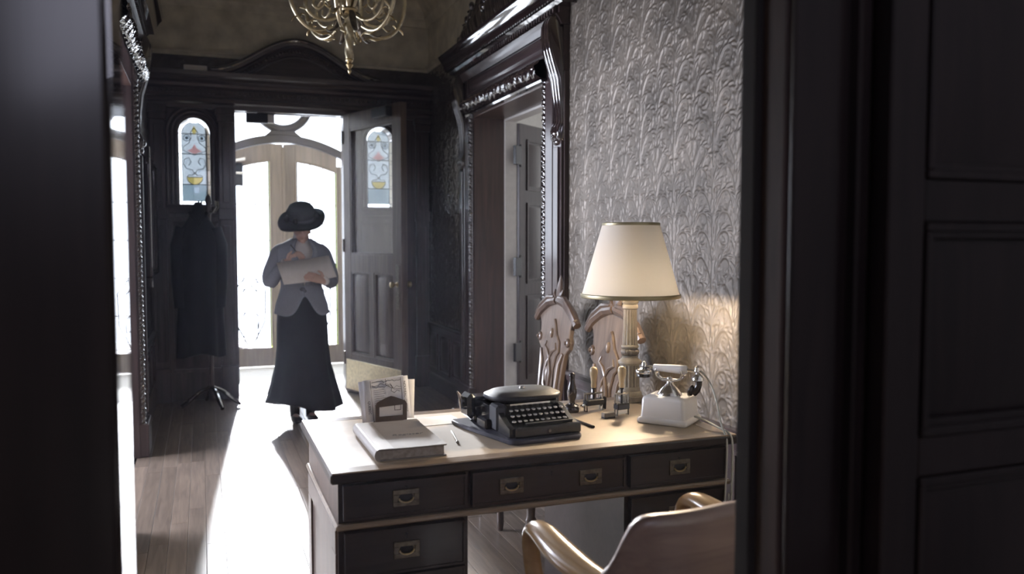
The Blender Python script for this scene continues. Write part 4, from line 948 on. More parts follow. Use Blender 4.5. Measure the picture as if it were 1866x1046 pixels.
MB().lathe([(.008, .012), (.022, .006), (.028, .002), (.029, -.006), (.026, -.010), (.012, -.012)], 22, T(-.10, 0, .172)).build('earpiece_cap', 'nickel', hs, angle=50)
MB().lathe([(.024, 0), (.026, -.003), (.025, -.010), (.016, -.012)], 22, T(-.10, 0, .161)).build('earpiece', 'black_enamel', hs, angle=50)
MB().lathe([(.007, .018), (.014, .010), (.022, .002), (.022, -.008), (.015, -.012)], 22, T(.103, 0, .163)).build('transmitter', 'nickel', hs, angle=50)
MB().tube([(.106, 0, .155), (.106, 0, .138), (.100, 0, .122), (.086, 0, .112)], [.012, .012, .013, .017], 14).lathe([(.015, 0), (.021, .006), (.022, .012), (.017, .016)], 18, T(.087, 0, .113) @ RY(-70)).build('mouthpiece', 'black_wood', hs, angle=60)
# cords (world positions, kept with the telephone they hang from)
def wcurve(name, pts, r, mat, label, cat):
    cu = bpy.data.curves.new(name, 'CURVE'); cu.dimensions = '3D'; cu.bevel_depth = r; cu.bevel_resolution = 2
    s_ = cu.splines.new('NURBS'); s_.points.add(len(pts) - 1); s_.use_endpoint_u = True; s_.order_u = 4
    o = bpy.data.objects.new(name, cu); COL.objects.link(o); o.location = pts[0]
    for p, q in zip(s_.points, pts): p.co = (q[0] - pts[0][0], q[1] - pts[0][1], q[2] - pts[0][2], 1)
    s_.resolution_u = 8
    bpy.context.view_layer.update()
    me = bpy.data.meshes.new_from_object(o.evaluated_get(bpy.context.evaluated_depsgraph_get())); n = bpy.data.objects.new(name, me); COL.objects.link(n); n.location = pts[0]
    bpy.data.objects.remove(o); me.materials.append(MAT[mat]); bpy.context.view_layer.update(); n.parent = ph; n.matrix_parent_inverse = (Matrix.Translation(ph.location) @ RZ(-52)).inverted(); return tag(n, label)
h0 = Vector((1.552, 2.525, DZ)) + Matrix.Rotation(R(-52), 3, 'Z') @ Vector((.112, 0, .188))
wcurve('handset_cord', [tuple(h0), (h0.x + .025, h0.y - .01, h0.z - .02), (h0.x + .03, h0.y - .06, h0.z - .09), (h0.x + .0, h0.y - .12, h0.z - .17), (1.612, 2.262, .772), (1.606, 2.255, .70), (1.60, 2.252, .60), (1.595, 2.25, .52), (1.60, 2.25, .46), (1.61, 2.25, .52), (1.612, 2.25, .58)], .0032, 'cord', 'thin pale handset cord looping over the front edge of the desk', 'cord')
wcurve('telephone_cord', [(1.60, 2.44, DZ + .03), (1.625, 2.40, DZ + .02), (1.63, 2.33, DZ + .006), (1.63, 2.275, DZ + .008), (1.63, 2.255, DZ - .02), (1.625, 2.252, .60), (1.615, 2.25, .42), (1.62, 2.25, .2), (1.63, 2.25, .04), (1.68, 2.30, .01), (1.80, 2.5, .008)], .004, 'cord', 'thicker pale telephone line running from the phone down to the floor', 'cord')

# ------------------------------------------------------------------ seals and stamps
t = thing('desk_seal', 'black turned wooden desk seal right of the typewriter', 'seal', (1.292, 2.79, DZ))
MB().lathe([(.026, 0), (.028, .004), (.028, .014), (.024, .020), (.026, .024), (.018, .030)], 22).build('seal_foot', 'black_wood', t, angle=50)
MB().lathe([(.012, .030), (.010, .040), (.016, .055), (.019, .075), (.016, .095), (.011, .110), (.010, .128), (.012, .138), (.010, .146), (.001, .149)], 20).build('handle', 'black_wood', t, angle=60)
def stamp(name, label, loc, rz, w_, hz, hmat, wide):
    t = thing(name, label, 'stamp', loc, rz)
    MB().box(-w_, w_, -.016, .016, .022, .044).build('stamp_head', 'iron', t, bevel=.003)
    m = MB()
    for s_ in (-1, 1):
        m.box(s_ * w_ * .92 - .002, s_ * w_ * .92 + .002, -.010, -.006, 0, hz); m.box(s_ * w_ * .92 - .002, s_ * w_ * .92 + .002, .006, .010, 0, hz)
        m.box(s_ * w_ * .92 - .002, s_ * w_ * .92 + .002, -.010, .010, 0, .003)
    m.box(-w_, w_, -.010, .010, hz - .004, hz); m.build('guide_frame', 'old_brass', t)
    MB().lathe([(.0045, .04), (.0045, hz + .012), (.008, hz + .014), (.008, hz + .022)], 12).build('plunger', 'iron', t)
    MB().lathe([(.009, hz + .020), (.011, hz + .026), (.0095, hz + .038), (.012, hz + .055), (.0155, hz + .075), (.0155, hz + .088), (.010, hz + .097), (.001, hz + .100)], 18).build('handle', hmat, t, angle=60)
    if wide:
        MB().tube([(-w_, 0, .028), (-w_ - .012, 0, .02), (-w_ - .02, 0, .026)], .004, 8).build('side_wheel', 'nickel', t)
        MB().poly([(w_ - .01, .02), (w_ + .014, .0), (w_ + .018, .0), (w_ + .020, .045), (w_ + .008, .052), (w_ - .012, .044)], -.006, .006).build('end_lug', 'iron', t, bevel=.002)
    else:
        MB().box(-w_ * .8, w_ * .8, -.008, .008, .004, .026).build('ink_roll', 'ivory', t, bevel=.003)
    return t
stamp('numbering_stamp', 'iron date stamp with short wooden handle beside the black seal', (1.378, 2.782, DZ), 12, .040, .068, 'pear_wood', True)
stamp('numbering_stamp', 'upright brass framed stamp with tall pale wooden handle before the lamp', (1.440, 2.675, DZ), 8, .027, .082, 'pear_wood', False)
t = thing('rubber_stamp', 'small grey block stamp lying at the foot of the tall stamp', 'stamp', (1.372, 2.648, DZ), 6)
MB().box(-.024, .024, -.012, .012, .004, .020).build('block', 'lamp_grey', t, bevel=.002); MB().box(-.023, .023, -.011, .011, 0, .004).build('rubber_pad', 'iron', t)
# ------------------------------------------------------------------ carved hall chairs
def hall_chair(label):
    t = thing('hall_chair', label, 'chair', (1.56, 3.52, 0), -90, 'carved hall chairs against the right wall')
    yb = .235
    half = [(.135, .46), (.14, .60), (.150, .72), (.165, .80), (.205, .83), (.215, .87), (.195, .90), (.20, .94), (.225, .98), (.222, 1.0), (.13, 1.035), (.05, 1.06), (0, 1.065)]
    lean = T(0, yb, .46) @ RX(-7) @ T(0, 0, -.46)
    MB().poly([(x, z_) for x, z_ in half] + [(-x, z_) for x, z_ in half[-2::-1]], -.014, .014, lean).build('backrest', 'carved_wood', t, bevel=.004)
    for s_ in (-1, 1):
        MB().tube([lean @ Vector(p) for p in ((s_ * .275, -.01, .965), (s_ * .21, -.014, 1.02), (s_ * .11, -.014, 1.07), (s_ * .012, -.014, 1.085))], [.022, .026, .026, .024], 8).build('gable_moulding', 'carved_dark_wood', t)
        MB().tube([lean @ Vector(p) for p in ((s_ * .265, -.02, .99), (s_ * .20, -.026, 1.045), (s_ * .11, -.026, 1.095), (s_ * .03, -.026, 1.10), (s_ * .02, -.026, 1.075), (s_ * .05, -.026, 1.07))], [.014, .017, .016, .012, .010, .006], 8).build('crest_scroll', 'carved_dark_wood', t)
        r = MB().ell((0, 0, 0), (.026, .014, .026), 14, 8, lean @ T(s_ * .19, -.016, .865)).ell((0, 0, 0), (.013, .014, .013), 10, 6, lean @ T(s_ * .19, -.026, .865)).build('rosette', 'carved_dark_wood', t)
        # long scroll ribs down the sides of the back
        MB().tube([lean @ Vector(p) for p in ((s_ * .115, -.016, .47), (s_ * .11, -.02, .62), (s_ * .12, -.02, .74), (s_ * .15, -.018, .80))], [.012, .014, .013, .008], 8).build('side_rib', 'carved_wood', t)
    # raised central cartouche
    ch = [(.0, .50), (.055, .54), (.06, .62), (.05, .70), (.075, .78), (.105, .80), (.095, .86), (.05, .90), (.02, .96), (.0, .985)]
    MB().poly(ch + [(-x, z_) for x, z_ in ch[-2:0:-1]], -.026, -.012, lean).build('cartouche', 'carved_wood', t, bevel=.005)
    m = MB()
    m.ell((0, 0, 0), (.022, .016, .05), 12, 8, lean @ T(0, -.03, .67)).ell((0, 0, 0), (.014, .012, .028), 12, 8, lean @ T(0, -.03, .90))
    for s_ in (-1, 1):
        m.tube([lean @ Vector(p) for p in ((0, -.03, .58), (s_ * .03, -.034, .61), (s_ * .035, -.034, .68), (s_ * .012, -.034, .74), (0, -.03, .76))], [.006, .009, .010, .008, .004], 6)
        m.tube([lean @ Vector(p) for p in ((0, -.03, .76), (s_ * .03, -.03, .80), (s_ * .075, -.028, .82), (s_ * .06, -.028, .85))], [.006, .009, .008, .004], 6)
    m.build('carved_leaf', 'carved_wood', t)
    m = MB().tube([lean @ Vector(p) for p in ((0, -.01, 1.08), (.012, -.014, 1.13), (.004, -.012, 1.18), (-.012, -.01, 1.225))], [.022, .034, .026, .004], 8, flat=.5)
    for s_ in (-1, 1): m.tube([lean @ Vector(p) for p in ((0, -.012, 1.08), (s_ * .04, -.016, 1.115), (s_ * .055, -.014, 1.145))], [.016, .016, .004], 8)
    m.build('leaf_finial', 'carved_dark_wood', t)
    # seat and underframe
    top_poly(MB(), [(-.235, -.255), (.235, -.255), (.20, .235), (-.20, .235)], .445, .472).build('seat', 'carved_dark_wood', t, bevel=.006)
    top_poly(MB(), [(-.215, -.235), (.215, -.235), (.185, .22), (-.185, .22)], .38, .446).build('seat_rail', 'carved_dark_wood', t, bevel=.003)
    lg = [(.012, 0), (.015, .01), (.018, .05), (.016, .11), (.020, .135), (.030, .15), (.022, .165), (.026, .18), (.019, .195), (.021, .25), (.025, .31), (.022, .325), (.032, .34), (.030, .365), (.026, .38)]
    for s_ in (-1, 1): MB().lathe(lg, 16, T(s_ * .20, -.22, 0)).build('leg', 'carved_dark_wood', t, angle=50)
    for s_ in (-1, 1): MB().tube([(s_ * .165, .30, 0), (s_ * .165, .24, .22), (s_ * .165, .215, .40)], [.017, .019, .021], 8).build('leg', 'carved_dark_wood', t)
    return t
c1 = hall_chair('carved hall chair nearest the desk, its gabled back behind the lamp')
c2 = dup(c1, (1.56, 4.20, 0), -90, 'carved hall chair before the doorway casing, its leaf finial showing whole')

# ------------------------------------------------------------------ wooden armchair at the desk
ac = thing('desk_armchair', 'curved wooden armchair with golden arms drawn up to the desk', 'chair', (1.066, 1.765, 0), 7)
def btop(x):
    q = abs(x) / .275
    return .665 + .145 * (1 / (1 + math.exp((q - .885) * 24))) + .012 * (1 - q)
def bk_pt(a, b):
    x = -.272 + .544 * a; y = -.225 + .095 * (abs(x) / .272) ** 2.6; z0 = .54 + .02 * (abs(x) / .272); z_ = z0 + (btop(x) - z0) * b
    return (x, y - .05 * (z_ - .6), z_)
MB().grid(bk_pt, 48, 10).build('backrest', 'chair_back_wood', ac, solid=.026, angle=60).modifiers['solid'].offset = 0
for s_ in (-1, 1):
    path = bez((s_ * .258, -.145, .655), (s_ * .265, -.06, .645), (s_ * .268, .03, .655), (s_ * .258, .13, .672), 10) + bez((s_ * .258, .13, .672), (s_ * .255, .20, .683), (s_ * .252, .235, .665), (s_ * .25, .225, .61), 8)[1:] + bez((s_ * .25, .225, .61), (s_ * .25, .215, .55), (s_ * .25, .19, .50), (s_ * .24, .16, .455), 6)[1:]
    n = len(path); MB().tube(path, [.024 + .015 * math.sin(PI * min(1, i / 14)) for i in range(n)], 10, flat=.8).build('armrest', 'arm_wood', ac, angle=60)
    MB().tube([(s_ * .20, -.20, .45), (s_ * .215, -.205, .56)], .018, 10).build('back_post', 'arm_wood', ac)
def seat_pt(n=36): return [(.25 * math.copysign(abs(math.cos(2 * PI * i / n)) ** .6, math.cos(2 * PI * i / n)), .0 + .23 * math.copysign(abs(math.sin(2 * PI * i / n)) ** .6, math.sin(2 * PI * i / n))) for i in range(n)]
top_poly(MB(), seat_pt(), .425, .46).build('seat', 'arm_wood', ac, bevel=.008)
MB().lathe([(.03, .14), (.035, .2), (.028, .3), (.06, .40), (.09, .426)], 18).build('pedestal_column', 'arm_wood', ac, angle=50)
for k in range(4):
    a = PI / 4 + k * PI / 2; MB().tube([(0, 0, .17), (.12 * math.cos(a), .12 * math.sin(a), .15), (.24 * math.cos(a), .24 * math.sin(a), .07), (.28 * math.cos(a), .28 * math.sin(a), .022)], [.03, .028, .024, .022], 8).build('leg', 'arm_wood', ac)

# ------------------------------------------------------------------ chandelier
cz0 = 2.385
cl = thing('chandelier', 'ornate brass chandelier of curling scrolls hanging in the middle of the hall', 'chandelier', (.83, 4.9, cz0))
def twist(i, a): return 1 + .12 * math.cos(3 * (a) + i * .55)
MB().lathe([(.024, .09 + i * .0075) for i in range(42)], 18, flute=twist).build('twisted_stem', 'pale_brass', cl, angle=80)
MB().lathe([(.001, 0), (.006, .008), (.012, .022), (.007, .032), (.014, .042), (.022, .055), (.012, .066), (.022, .076), (.024, .086), (.016, .094)], 18).build('finial', 'brass', cl, angle=60)
MB().lathe([(.016, .33), (.03, .345), (.05, .355), (.055, .37), (.035, .385), (.028, .41), (.045, .45), (.05, .50), (.03, .55), (.02, .58), (.016, .62)], 22).build('hub', 'brass', cl, angle=60)
MB().lathe([(.010, .60), (.010, CEIL - cz0 - .03), (.05, CEIL - cz0 - .025), (.06, CEIL - cz0)], 14).build('hanging_rod', 'brass', cl)
def rz(pts, M): return [M @ Vector((r, 0, z_)) for r, z_ in pts]
def smooth(pts, n=5):
    o = []; P = [pts[0]] + list(pts) + [pts[-1]]
    for i in range(1, len(P) - 2):
        for k in range(n):
            t = k / n; a, b, c, d = P[i - 1], P[i], P[i + 1], P[i + 2]
            o.append(tuple(.5 * (2 * b[j] + (c[j] - a[j]) * t + (2 * a[j] - 5 * b[j] + 4 * c[j] - d[j]) * t * t + (-a[j] + 3 * b[j] - 3 * c[j] + d[j]) * t ** 3) for j in range(len(b))))
    o.append(tuple(pts[-1])); return o
arm_m = MB(); I4 = Matrix.Identity(4)
def taper(n, r0, r1): return [r0 + (r1 - r0) * i / (n - 1) for i in range(n)]
outer = smooth([(.10, .265), (.16, .235), (.22, .235), (.28, .275), (.325, .345), (.345, .42), (.345, .50), (.315, .58), (.25, .63), (.18, .62)])
arm_m.tube(rz(outer, I4), taper(len(outer), .009, .015), 8)
inner = smooth([(.06, .33), (.12, .30), (.19, .30), (.245, .345), (.255, .41), (.215, .455), (.165, .44), (.15, .39), (.18, .355), (.21, .375), (.205, .40)])
arm_m.tube(rz(inner, I4), taper(len(inner), .011, .007), 8)
inn2 = smooth([(.05, .50), (.10, .56), (.17, .55), (.20, .49), (.16, .45), (.12, .48), (.14, .51)])
arm_m.tube(rz(inn2, I4), taper(len(inn2), .010, .006), 8)
arm_me = arm_m.mesh('scroll_arm', angle=60); arm_me.materials.append(MAT['pale_brass'])
lf_mes = []
for pts, rs in (([(.22, .232), (.17, .215), (.12, .222), (.09, .205)], [.004, .014, .012, .003]), ([(.30, .30), (.325, .285), (.335, .265)], [.01, .013, .003]), ([(.29, .29), (.275, .315), (.255, .31)], [.008, .010, .003]),
                ([(.24, .34), (.285, .35), (.295, .335)], [.006, .010, .003]), ([(.20, .30), (.235, .275), (.255, .285)], [.006, .010, .003]), ([(.34, .50), (.375, .53), (.37, .56)], [.006, .012, .003]), ([(.15, .39), (.12, .37), (.10, .385)], [.005, .010, .003])):
    q = smooth(pts, 4); lf = MB(); lf.tube(rz(q, I4), [np.interp(i / (len(q) - 1), np.linspace(0, 1, len(rs)), rs) for i in range(len(q))], 7, flat=.45); lf_mes.append(lf.mesh('leaf', angle=60)); lf_mes[-1].materials.append(MAT['brass'])
dl = MB(); q = smooth([(.03, .37), (.06, .34), (.085, .28), (.12, .235), (.165, .215), (.19, .225)], 5); dl.tube(rz(q, I4), [np.interp(i / (len(q) - 1), [0, .3, .7, 1], [.010, .022, .013, .003]) for i in range(len(q))], 8, flat=.4)
dl_me = dl.mesh('drooping_leaf', angle=60); dl_me.materials.append(MAT['old_brass'])
cupm = MB().lathe([(.006, .62), (.03, .63), (.034, .64), (.012, .645), (.014, .70), (.010, .705)], 14, T(.345, 0, -.09)).mesh('candle_cup', angle=50); cupm.materials.append(MAT['brass'])
up_ = MB(); q = smooth([(.03, .38), (.05, .42), (.06, .47), (.09, .52), (.085, .56)], 4); up_.tube(rz(q, I4), [np.interp(i / (len(q) - 1), [0, .5, 1], [.01, .020, .004]) for i in range(len(q))], 8, flat=.5); up_me = up_.mesh('rising_leaf', angle=60); up_me.materials.append(MAT['pale_brass'])
for k in range(6):
    a = R(8 + k * 60); arm = link(arm_me, 'scroll_arm', None, cl, rot=(0, 0, a)); [link(q_, 'arm_leaf', None, arm) for q_ in lf_mes]; link(cupm, 'candle_cup', None, arm)
    link(dl_me, 'drooping_leaf', None, cl, rot=(0, 0, a + R(30))); link(up_me, 'rising_leaf', None, cl, rot=(0, 0, a + R(10)))

# ------------------------------------------------------------------ coat stand with coat
cs = thing('coat_stand', 'dark wooden coat stand with splayed feet left of the vestibule door', 'coat stand', (.06, 7.44, 0))
MB().lathe([(.022, .06), (.026, .1), (.018, .16), (.018, 1.62), (.026, 1.66), (.020, 1.72), (.028, 1.75), (.020, 1.79), (.001, 1.81)], 16).build('pole', 'dark_wood', cs, angle=50)
for k, a in enumerate((-22, -72, 100, 190)):
    a = R(a); MB().tube([(0, 0, .17), (.10 * math.cos(a), .10 * math.sin(a), .13), (.20 * math.cos(a), .20 * math.sin(a), .05), (.25 * math.cos(a), .25 * math.sin(a), .018)], [.017, .018, .017, .016], 8).build('foot', 'lacquer_wood', cs)
for k in range(4):
    a = R(35 + 90 * k); MB().tube([(0, 0, 1.66), (.06 * math.cos(a), .06 * math.sin(a), 1.66), (.10 * math.cos(a), .10 * math.sin(a), 1.70), (.09 * math.cos(a), .09 * math.sin(a), 1.75)], .008, 8).build('hook', 'old_brass', cs)
ct = thing('overcoat', 'long black overcoat hanging on the coat stand', 'coat', (-.02, 7.36, .46))
prof = [(.0, .185, .13), (.15, .18, .125), (.40, .172, .12), (.65, .165, .115), (.85, .168, .115), (.98, .165, .105), (1.06, .135, .085), (1.13, .09, .065), (1.19, .055, .05), (1.25, .042, .042), (1.275, .025, .03)]
rings = []
for z_, rx, ry in prof:
    f = max(0, 1 - z_ / 1.0)
    rings.append([((rx * (1 + .10 * f * math.cos(7 * a + 1)) * math.cos(a) - .0), ry * (1 + .16 * f * math.cos(7 * a + 1)) * math.sin(a), z_ + (.02 * math.sin(3 * a) if z_ == 0 else 0)) for a in [2 * PI * i / 56 for i in range(56)]])
MB().loft(rings).build('coat_body', 'coat_wool', ct, angle=80)
for s_ in (-1, 1): MB().tube([(s_ * .125, -.01, 1.06), (s_ * .165, -.02, .92), (s_ * .170, -.035, .62), (s_ * .155, -.04, .40)], [.055, .058, .05, .045], 12).build('sleeve', 'coat_wool', ct, angle=80)
MB().tube([(-.06, .02, 1.19), (-.05, -.05, 1.16), (0, -.075, 1.08), (.05, -.05, 1.16), (.06, .02, 1.19)], .02, 8, flat=.6).build('collar', 'coat_wool', ct)

# ------------------------------------------------------------------ framed picture on the left wall, box on the cornice, vestibule fittings
pf = thing('picture_frame', 'tall dark wooden framed picture on the left wall', 'picture', (XL + .04, 6.62, 1.08), 0)
Bp = ((0, 0, 0), (0, 1, 0), (0, 0, 1), (1, 0, 0)); 
MB().frame(Bp, -.28, .72, 0, 1.0, -.03, .055, .075).frame(Bp, -.215, .655, .065, .935, -.03, .03, .03).build('frame', 'lacquer_wood', pf, bevel=.006)
MB().bbox(Bp, -.2, .64, .08, .92, -.02, .005).build('canvas', 'canvas_picture', pf)
ab = thing('sensor_box', 'small white box resting on the end wall cornice', 'box', (-.02, 7.70, 2.876))
MB().box(-.095, .095, -.02, .02, 0, .05).build('housing', 'white_enamel', ab, bevel=.004); MB().box(-.08, .08, -.022, -.02, .012, .038).build('cover', 'white_paint', ab)
vl = thing('wall_lantern', 'small wall lantern beside the front doors in the vestibule', 'lantern', (.40, 9.46, 2.14))
MB().box(-.10, .05, -.06, .05, .0, .02).build('base_plate', 'white_enamel', vl, bevel=.003); MB().box(-.08, .03, -.045, .045, .02, .12).build('glass_body', 'grey_glass', vl, bevel=.01); MB().add([(-.10, -.06, .12), (.06, -.06, .15), (.06, .05, .15), (-.10, .05, .12), (-.10, -.06, .14), (.06, -.06, .18), (.06, .05, .18), (-.10, .05, .14)], [(0, 3, 2, 1), (4, 5, 6, 7), (0, 1, 5, 4), (1, 2, 6, 5), (2, 3, 7, 6), (3, 0, 4, 7)]).build('cap', 'white_enamel', vl); MB().box(-.1, .04, .045, .165, -.12, .1).build('bracket', 'iron', vl, bevel=.004)
dc = thing('door_closer', 'dark box of a door closer fixed under the vestibule door head', 'door closer', (.50, 7.93, 2.49))
MB().box(-.10, .09, -.03, .03, 0, .085).build('case', 'black_wear', dc, bevel=.006); MB().box(.09, .15, -.028, .028, .005, .08).build('end_cover', 'white_enamel', dc, bevel=.003); MB().tube([(.0, 0, .085), (.3, .0, .088), (.55, -.02, .088)], .006, 6).build('closer_arm', 'nickel', dc)

# ------------------------------------------------------------------ the woman
pw = thing('person', 'woman in wide dark hat, grey jacket and long black skirt writing on papers', 'person', (.722, 6.56, 0), 4)
b = MB()
HT = T(0, -.045, 1.535) @ RX(22)        # head, bowed forward
b.ell((0, 0, 0), (.072, .092, .112), 20, 14, HT)
b.ell((0, 0, 0), (.048, .045, .05), 14, 10, HT @ T(0, -.045, -.075))      # jaw
b.ell((0, 0, 0), (.02, .018, .016), 10, 8, HT @ T(0, -.078, -.105))        # chin
b.tube([HT @ Vector(p) for p in ((0, -.085, .015), (0, -.102, -.015), (0, -.108, -.032))], [.009, .012, .014], 8)
for s_ in (-1, 1):
    b.ell((0, 0, 0), (.010, .02, .03), 8, 6, HT @ T(s_ * .073, .005, -.01)); b.ell((0, 0, 0), (.022, .018, .018), 8, 6, HT @ T(s_ * .038, -.068, -.03)); b.ell((0, 0, 0), (.024, .012, .008), 8, 6, HT @ T(s_ * .03, -.086, .022))
b.ell((0, 0, 0), (.022, .012, .006), 10, 6, HT @ T(0, -.092, -.062)); b.ell((0, 0, 0), (.019, .012, .007), 10, 6, HT @ T(0, -.090, -.073))
b.tube([(0, .01, 1.34), (0, .0, 1.42), (0, -.02, 1.49)], [.062, .052, .052], 16)
b.loft([[(rx * math.cos(a), cy + ry * math.sin(a), z_) for a in [2 * PI * i / 28 for i in range(28)]] for z_, rx, ry, cy in ((.82, .15, .10, .01), (.92, .165, .12, .01), (1.05, .12, .09, 0), (1.22, .145, .11, 0), (1.33, .165, .09, .01), (1.39, .10, .07, .01))])
EL = {-1: (-.232, .01, 1.115), 1: (.225, .0, 1.105)}; WR = {-1: (-.135, -.115, 1.255), 1: (.115, -.30, 1.112)}
for s_ in (-1, 1):
    b.tube([(s_ * .165, .01, 1.345), (s_ * .205, .01, 1.24), EL[s_], tuple((Vector(EL[s_]) * .4 + Vector(WR[s_]) * .6)), WR[s_]], [.048, .043, .037, .032, .025], 12)
    b.tube([(s_ * .07, .01, .85), (s_ * .065, 0, .47), (s_ * .06, .01, .30), (s_ * .055, .02, .09)], [.075, .05, .05, .034], 12)
# hands: palm, four fingers, thumb
def hand(w, pd, fd, side_v, curl, thumb):
    w, pd, fd, sv = Vector(w), Vector(pd).normalized(), Vector(fd).normalized(), Vector(side_v).normalized(); nrm = pd.cross(sv).normalized()
    c = w + pd * .045
    b.loft([[w + pd * t_ + sv * wd_ * math.cos(a) + nrm * .013 * math.sin(a) for a in [2 * PI * i / 12 for i in range(12)]] for t_, wd_ in ((-.01, .022), (.02, .030), (.055, .038), (.085, .036))])
    for i, (o_, L) in enumerate(((-.030, .070), (-.010, .080), (.010, .076), (.029, .062))):
        p0 = w + pd * .075 + sv * o_; p1 = p0 + pd * L * .45 + nrm * curl * .008; p2 = p1 + (pd * .6 + fd * .6).normalized() * L * .32; p3 = p2 + fd * L * .28
        b.tube([p0, p1, p2, p3], [.0092, .0088, .008, .0065], 8)
    t0 = w + pd * .018 + sv * thumb * .026; t1 = t0 + (sv * thumb + pd * .8).normalized() * .035; t2 = t1 + (pd + sv * thumb * .25).normalized() * .034
    b.tube([t0, t1, t2], [.012, .0105, .008], 8)
hand(WR[1], (-.92, -.10, .36), (-1, .12, .05), (.36, .35, .86), 1, 1)       # supporting hand under the papers
hand(WR[-1], (.82, -.22, .42), (.7, -.35, -.5), (-.3, -.4, .85), -1, 1)        # writing hand
for s_ in (-1, 1): b.ell((0, 0, 0), (.03, .08, .026), 12, 8, T(s_ * .062, -.045, .045))
remesh(b, 'body', 'skin', pw, .0055, 3)
def ringp(z_, rx, ry, cy, n=72, fn=None):
    return [((rx * (fn(a) if fn else 1)) * math.cos(a), cy + (ry * (fn(a) if fn else 1)) * math.sin(a), z_(a) if callable(z_) else z_) for a in [2 * PI * i / n for i in range(n)]]
# skirt with gores and trailing hem
rings = []
for z_, rx, ry, cy, amp in ((1.06, .135, .10, 0, 0), (1.0, .155, .12, .0, 0), (.90, .185, .145, .005, .005), (.75, .192, .15, .005, .012), (.60, .195, .155, .0, .02), (.46, .205, .165, 0, .035), (.33, .235, .19, 0, .05), (.22, .262, .215, 0, .06), (.135, .285, .24, 0, .065)):
    hem = (lambda a, z_=z_: z_ + (.03 * math.sin(a * 2 + .6) + .035 * math.cos(a + 2.6) if z_ < .2 else 0))
    rings.append(ringp(hem, rx, ry, cy, fn=lambda a, amp=amp: 1 + amp * math.cos(9 * a + .8) + amp * .5 * math.cos(5 * a)))
MB().loft(rings, cap=False).build('skirt', 'skirt_wool', pw, angle=80, solid=.004)
# blouse
MB().loft([ringp(z_, rx, ry, cy, 40) for z_, rx, ry, cy in ((1.04, .125, .10, 0), (1.2, .155, .125, -.005), (1.30, .155, .11, -.005), (1.36, .12, .085, 0), (1.40, .066, .062, -.0), (1.47, .056, .056, -.012), (1.475, .05, .05, -.012))]).build('blouse', 'blouse', pw, angle=80)
# jacket shell: cutaway front and V neckline
def prof_j(z_):
    zs_ = [.84, .92, 1.00, 1.07, 1.16, 1.26, 1.33, 1.375, 1.405, 1.43]; return np.interp(z_, zs_, [.208, .196, .170, .150, .165, .188, .196, .172, .115, .078]), np.interp(z_, zs_, [.17, .155, .132, .118, .132, .146, .124, .105, .088, .072])
def jack(a_, b_):
    th = -PI / 2 + 2 * PI * a_; d = min(a_, 1 - a_) * 2 * PI        # angular distance from the centre front
    lo = .855 + .135 * math.exp(-(d / .30) ** 2) - .015 * math.exp(-((d - .75) / .4) ** 2)
    hi = 1.43 - .37 * max(0, 1 - d / .46) ** .9
    z_ = lo + (hi - lo) * b_; rx, ry = prof_j(z_)
    return (rx * math.cos(th), ry * math.sin(th), z_)
jk = MB().grid(jack, 88, 26).build('jacket', 'jacket_wool', pw, solid=.008, angle=80)
for s_ in (-1, 1):
    # lapels follow the neckline
    P = []
    for k in range(13):
        d = .03 + .43 * k / 12; z_ = 1.43 - .37 * max(0, 1 - d / .46) ** .9 ; rx, ry = prof_j(z_); th = -PI / 2 + s_ * (d + .10); P.append(Vector((rx * 1.03 * math.cos(th), ry * 1.06 * math.sin(th) - .004, z_)))
    P += [Vector((s_ * .06, .035, 1.445)), Vector((0, .058, 1.45))]
    MB().tube(P, [.004 + .026 * math.sin(PI * min(1, .12 + i / 13)) for i in range(len(P))], 10, flat=.35).build('lapel', 'lapel_wool', jk, angle=80)
    e, w_ = Vector(EL[s_]), Vector(WR[s_])
    sv_ = MB().tube(smooth([(s_ * .12, .01, 1.355), (s_ * .165, .01, 1.325), (s_ * .20, .012, 1.24), tuple(e + Vector((s_ * .004, .006, .03))), tuple(e + Vector((0, -.012, -.012))), tuple(e * .55 + w_ * .45), tuple(e * .12 + w_ * .88)], 4), [np.interp(i, [0, 5, 10, 14, 18, 24], [.045, .062, .062, .056, .052, .036]) for i in range(25)], 16).build('sleeve', 'jacket_wool', jk, angle=80)
    MB().tube([tuple(e * .16 + w_ * .84), tuple(e * -.02 + w_ * 1.02)], [.034, .033], 16).build('shirt_cuff', 'blouse', jk)
MB().ell((0, 0, 0), (.014, .006, .014), 10, 6, T(.0, -.132, 1.03)).ell((0, 0, 0), (.022, .005, .016), 10, 6, T(-.016, -.13, 1.045)).build('button', 'hat_ribbon', jk)
# hair and hat
MB().ell((0, 0, 0), (.080, .092, .095), 18, 12, HT @ T(0, .018, .022)).ell((0, 0, 0), (.05, .04, .045), 12, 8, HT @ T(0, .085, -.05)).build('hair', 'hair', pw)
HM = T(0, -.05, 1.54) @ RX(27) @ RY(-7) @ T(0, .01, .040)
def brim(a_, b_):
    th = 2 * PI * a_; r = .078 + (.172 - .078) * b_; up_z = .028 * b_ ** 2 * math.cos(th - .35) + .012 * b_ * math.sin(3 * th + 1) - .016 * b_ + .012 * b_ ** 3
    return (HM @ Vector((r * 1.02 * math.cos(th), r * math.sin(th), up_z)))
hat = MB().grid(brim, 56, 10).build('hat_brim', 'hat_felt', pw, solid=.016, angle=80)
MB().lathe([(.096, -.012), (.102, .02), (.106, .05), (.102, .085), (.086, .112), (.055, .128), (.001, .133)], 36, HM, flute=lambda i, a: 1 + .02 * math.sin(3 * a + i) + .012 * math.sin(7 * a + i * 2)).build('hat_crown', 'hat_felt', hat, angle=80)
MB().lathe([(.106, .002), (.110, .010), (.111, .030), (.107, .036)], 36, HM).build('hat_band', 'hat_ribbon', hat, angle=80)
rnd = random.Random(2)
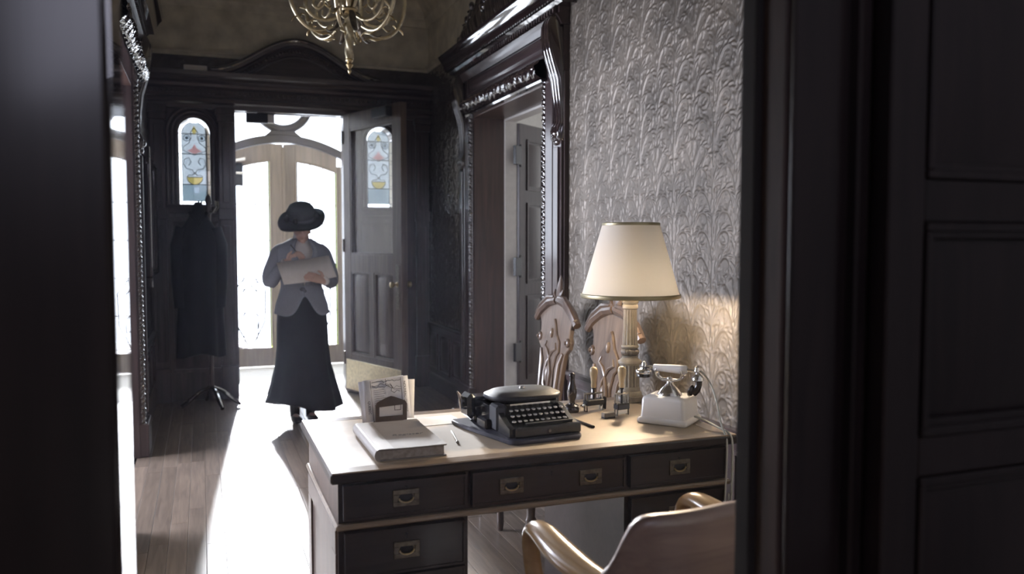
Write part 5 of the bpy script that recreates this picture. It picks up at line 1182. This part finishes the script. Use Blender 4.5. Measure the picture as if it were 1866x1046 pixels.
for k in range(9): a = rnd.uniform(-1, 1) + (PI if k % 2 else 0); MB().ell((0, 0, 0), (.030, .02, .024), 8, 6, HM @ T(.115 * math.cos(a), .115 * math.sin(a) - .02, .03 + rnd.uniform(-.01, .015)) @ RZ(rnd.uniform(0, 180))).build('ribbon_loop', 'hat_felt', hat, angle=80)
for s_ in (-1, 1): MB().ell((0, 0, 0), (.04, .115, .03), 14, 10, T(s_ * .062, -.055, .034)).tube([(s_ * .06, .02, .03), (s_ * .06, .02, .13), (s_ * .06, .02, .24)], [.036, .040, .048], 12).box(s_ * .062 - .02, s_ * .062 + .02, .015, .055, 0, .03).build('boot', 'shoe_leather', pw, angle=60)
# papers in her hands
pp = thing('paper_folder', 'pale open folder of papers held by the woman', 'papers', (.738, 6.30, 1.185), 4)
PM = RX(-38) @ RY(-9)
MB().grid(lambda a, b_: PM @ Vector(((a - .5) * .40, .01 * math.sin(PI * a), -.085 + .20 * b_)), 12, 2).build('folder_cover', 'cream_paper', pp, solid=.004)
MB().grid(lambda a, b_: PM @ T(.012, .006, .012) @ Vector(((a - .5) * .36, .01 * math.sin(PI * a), -.085 + .20 * b_)), 12, 2).build('sheet', 'paper', pp, solid=.002)
pn = thing('pencil', 'dark pencil in the woman\'s writing hand', 'pencil', (.66, 6.43, 1.325))
MB().tube([(-.03, .0, .06), (.035, .02, -.02)], [.004, .003], 8).build('barrel', 'ink', pn); MB().tube([(.035, .02, -.02), (.042, .022, -.03)], [.003, .0006], 8).build('point', 'ivory', pn)

# ------------------------------------------------------------------ thin haze added to the hall, lifting its shadows like lens glare
hz = MB().box(XL + .002, XR - .002, NY0 - .5, YB - .005, .004, CEIL - .004).build('haze', 'iron')
hm, hnt, hb = newmat('veil_haze'); hnt.nodes.remove(hb)
vsn = hnt.nodes.new('ShaderNodeVolumeScatter'); vsn.inputs['Density'].default_value = .0026; vsn.inputs['Anisotropy'].default_value = .55; vsn.inputs['Color'].default_value = (.78, .80, 1, 1)
hnt.links.new(vsn.outputs[0], hnt.nodes['Material Output'].inputs['Volume'])
hz.data.materials.clear(); hz.data.materials.append(hm); tag(hz, 'faint bluish haze added to the hall to lift its shadows', None, None, 'structure')
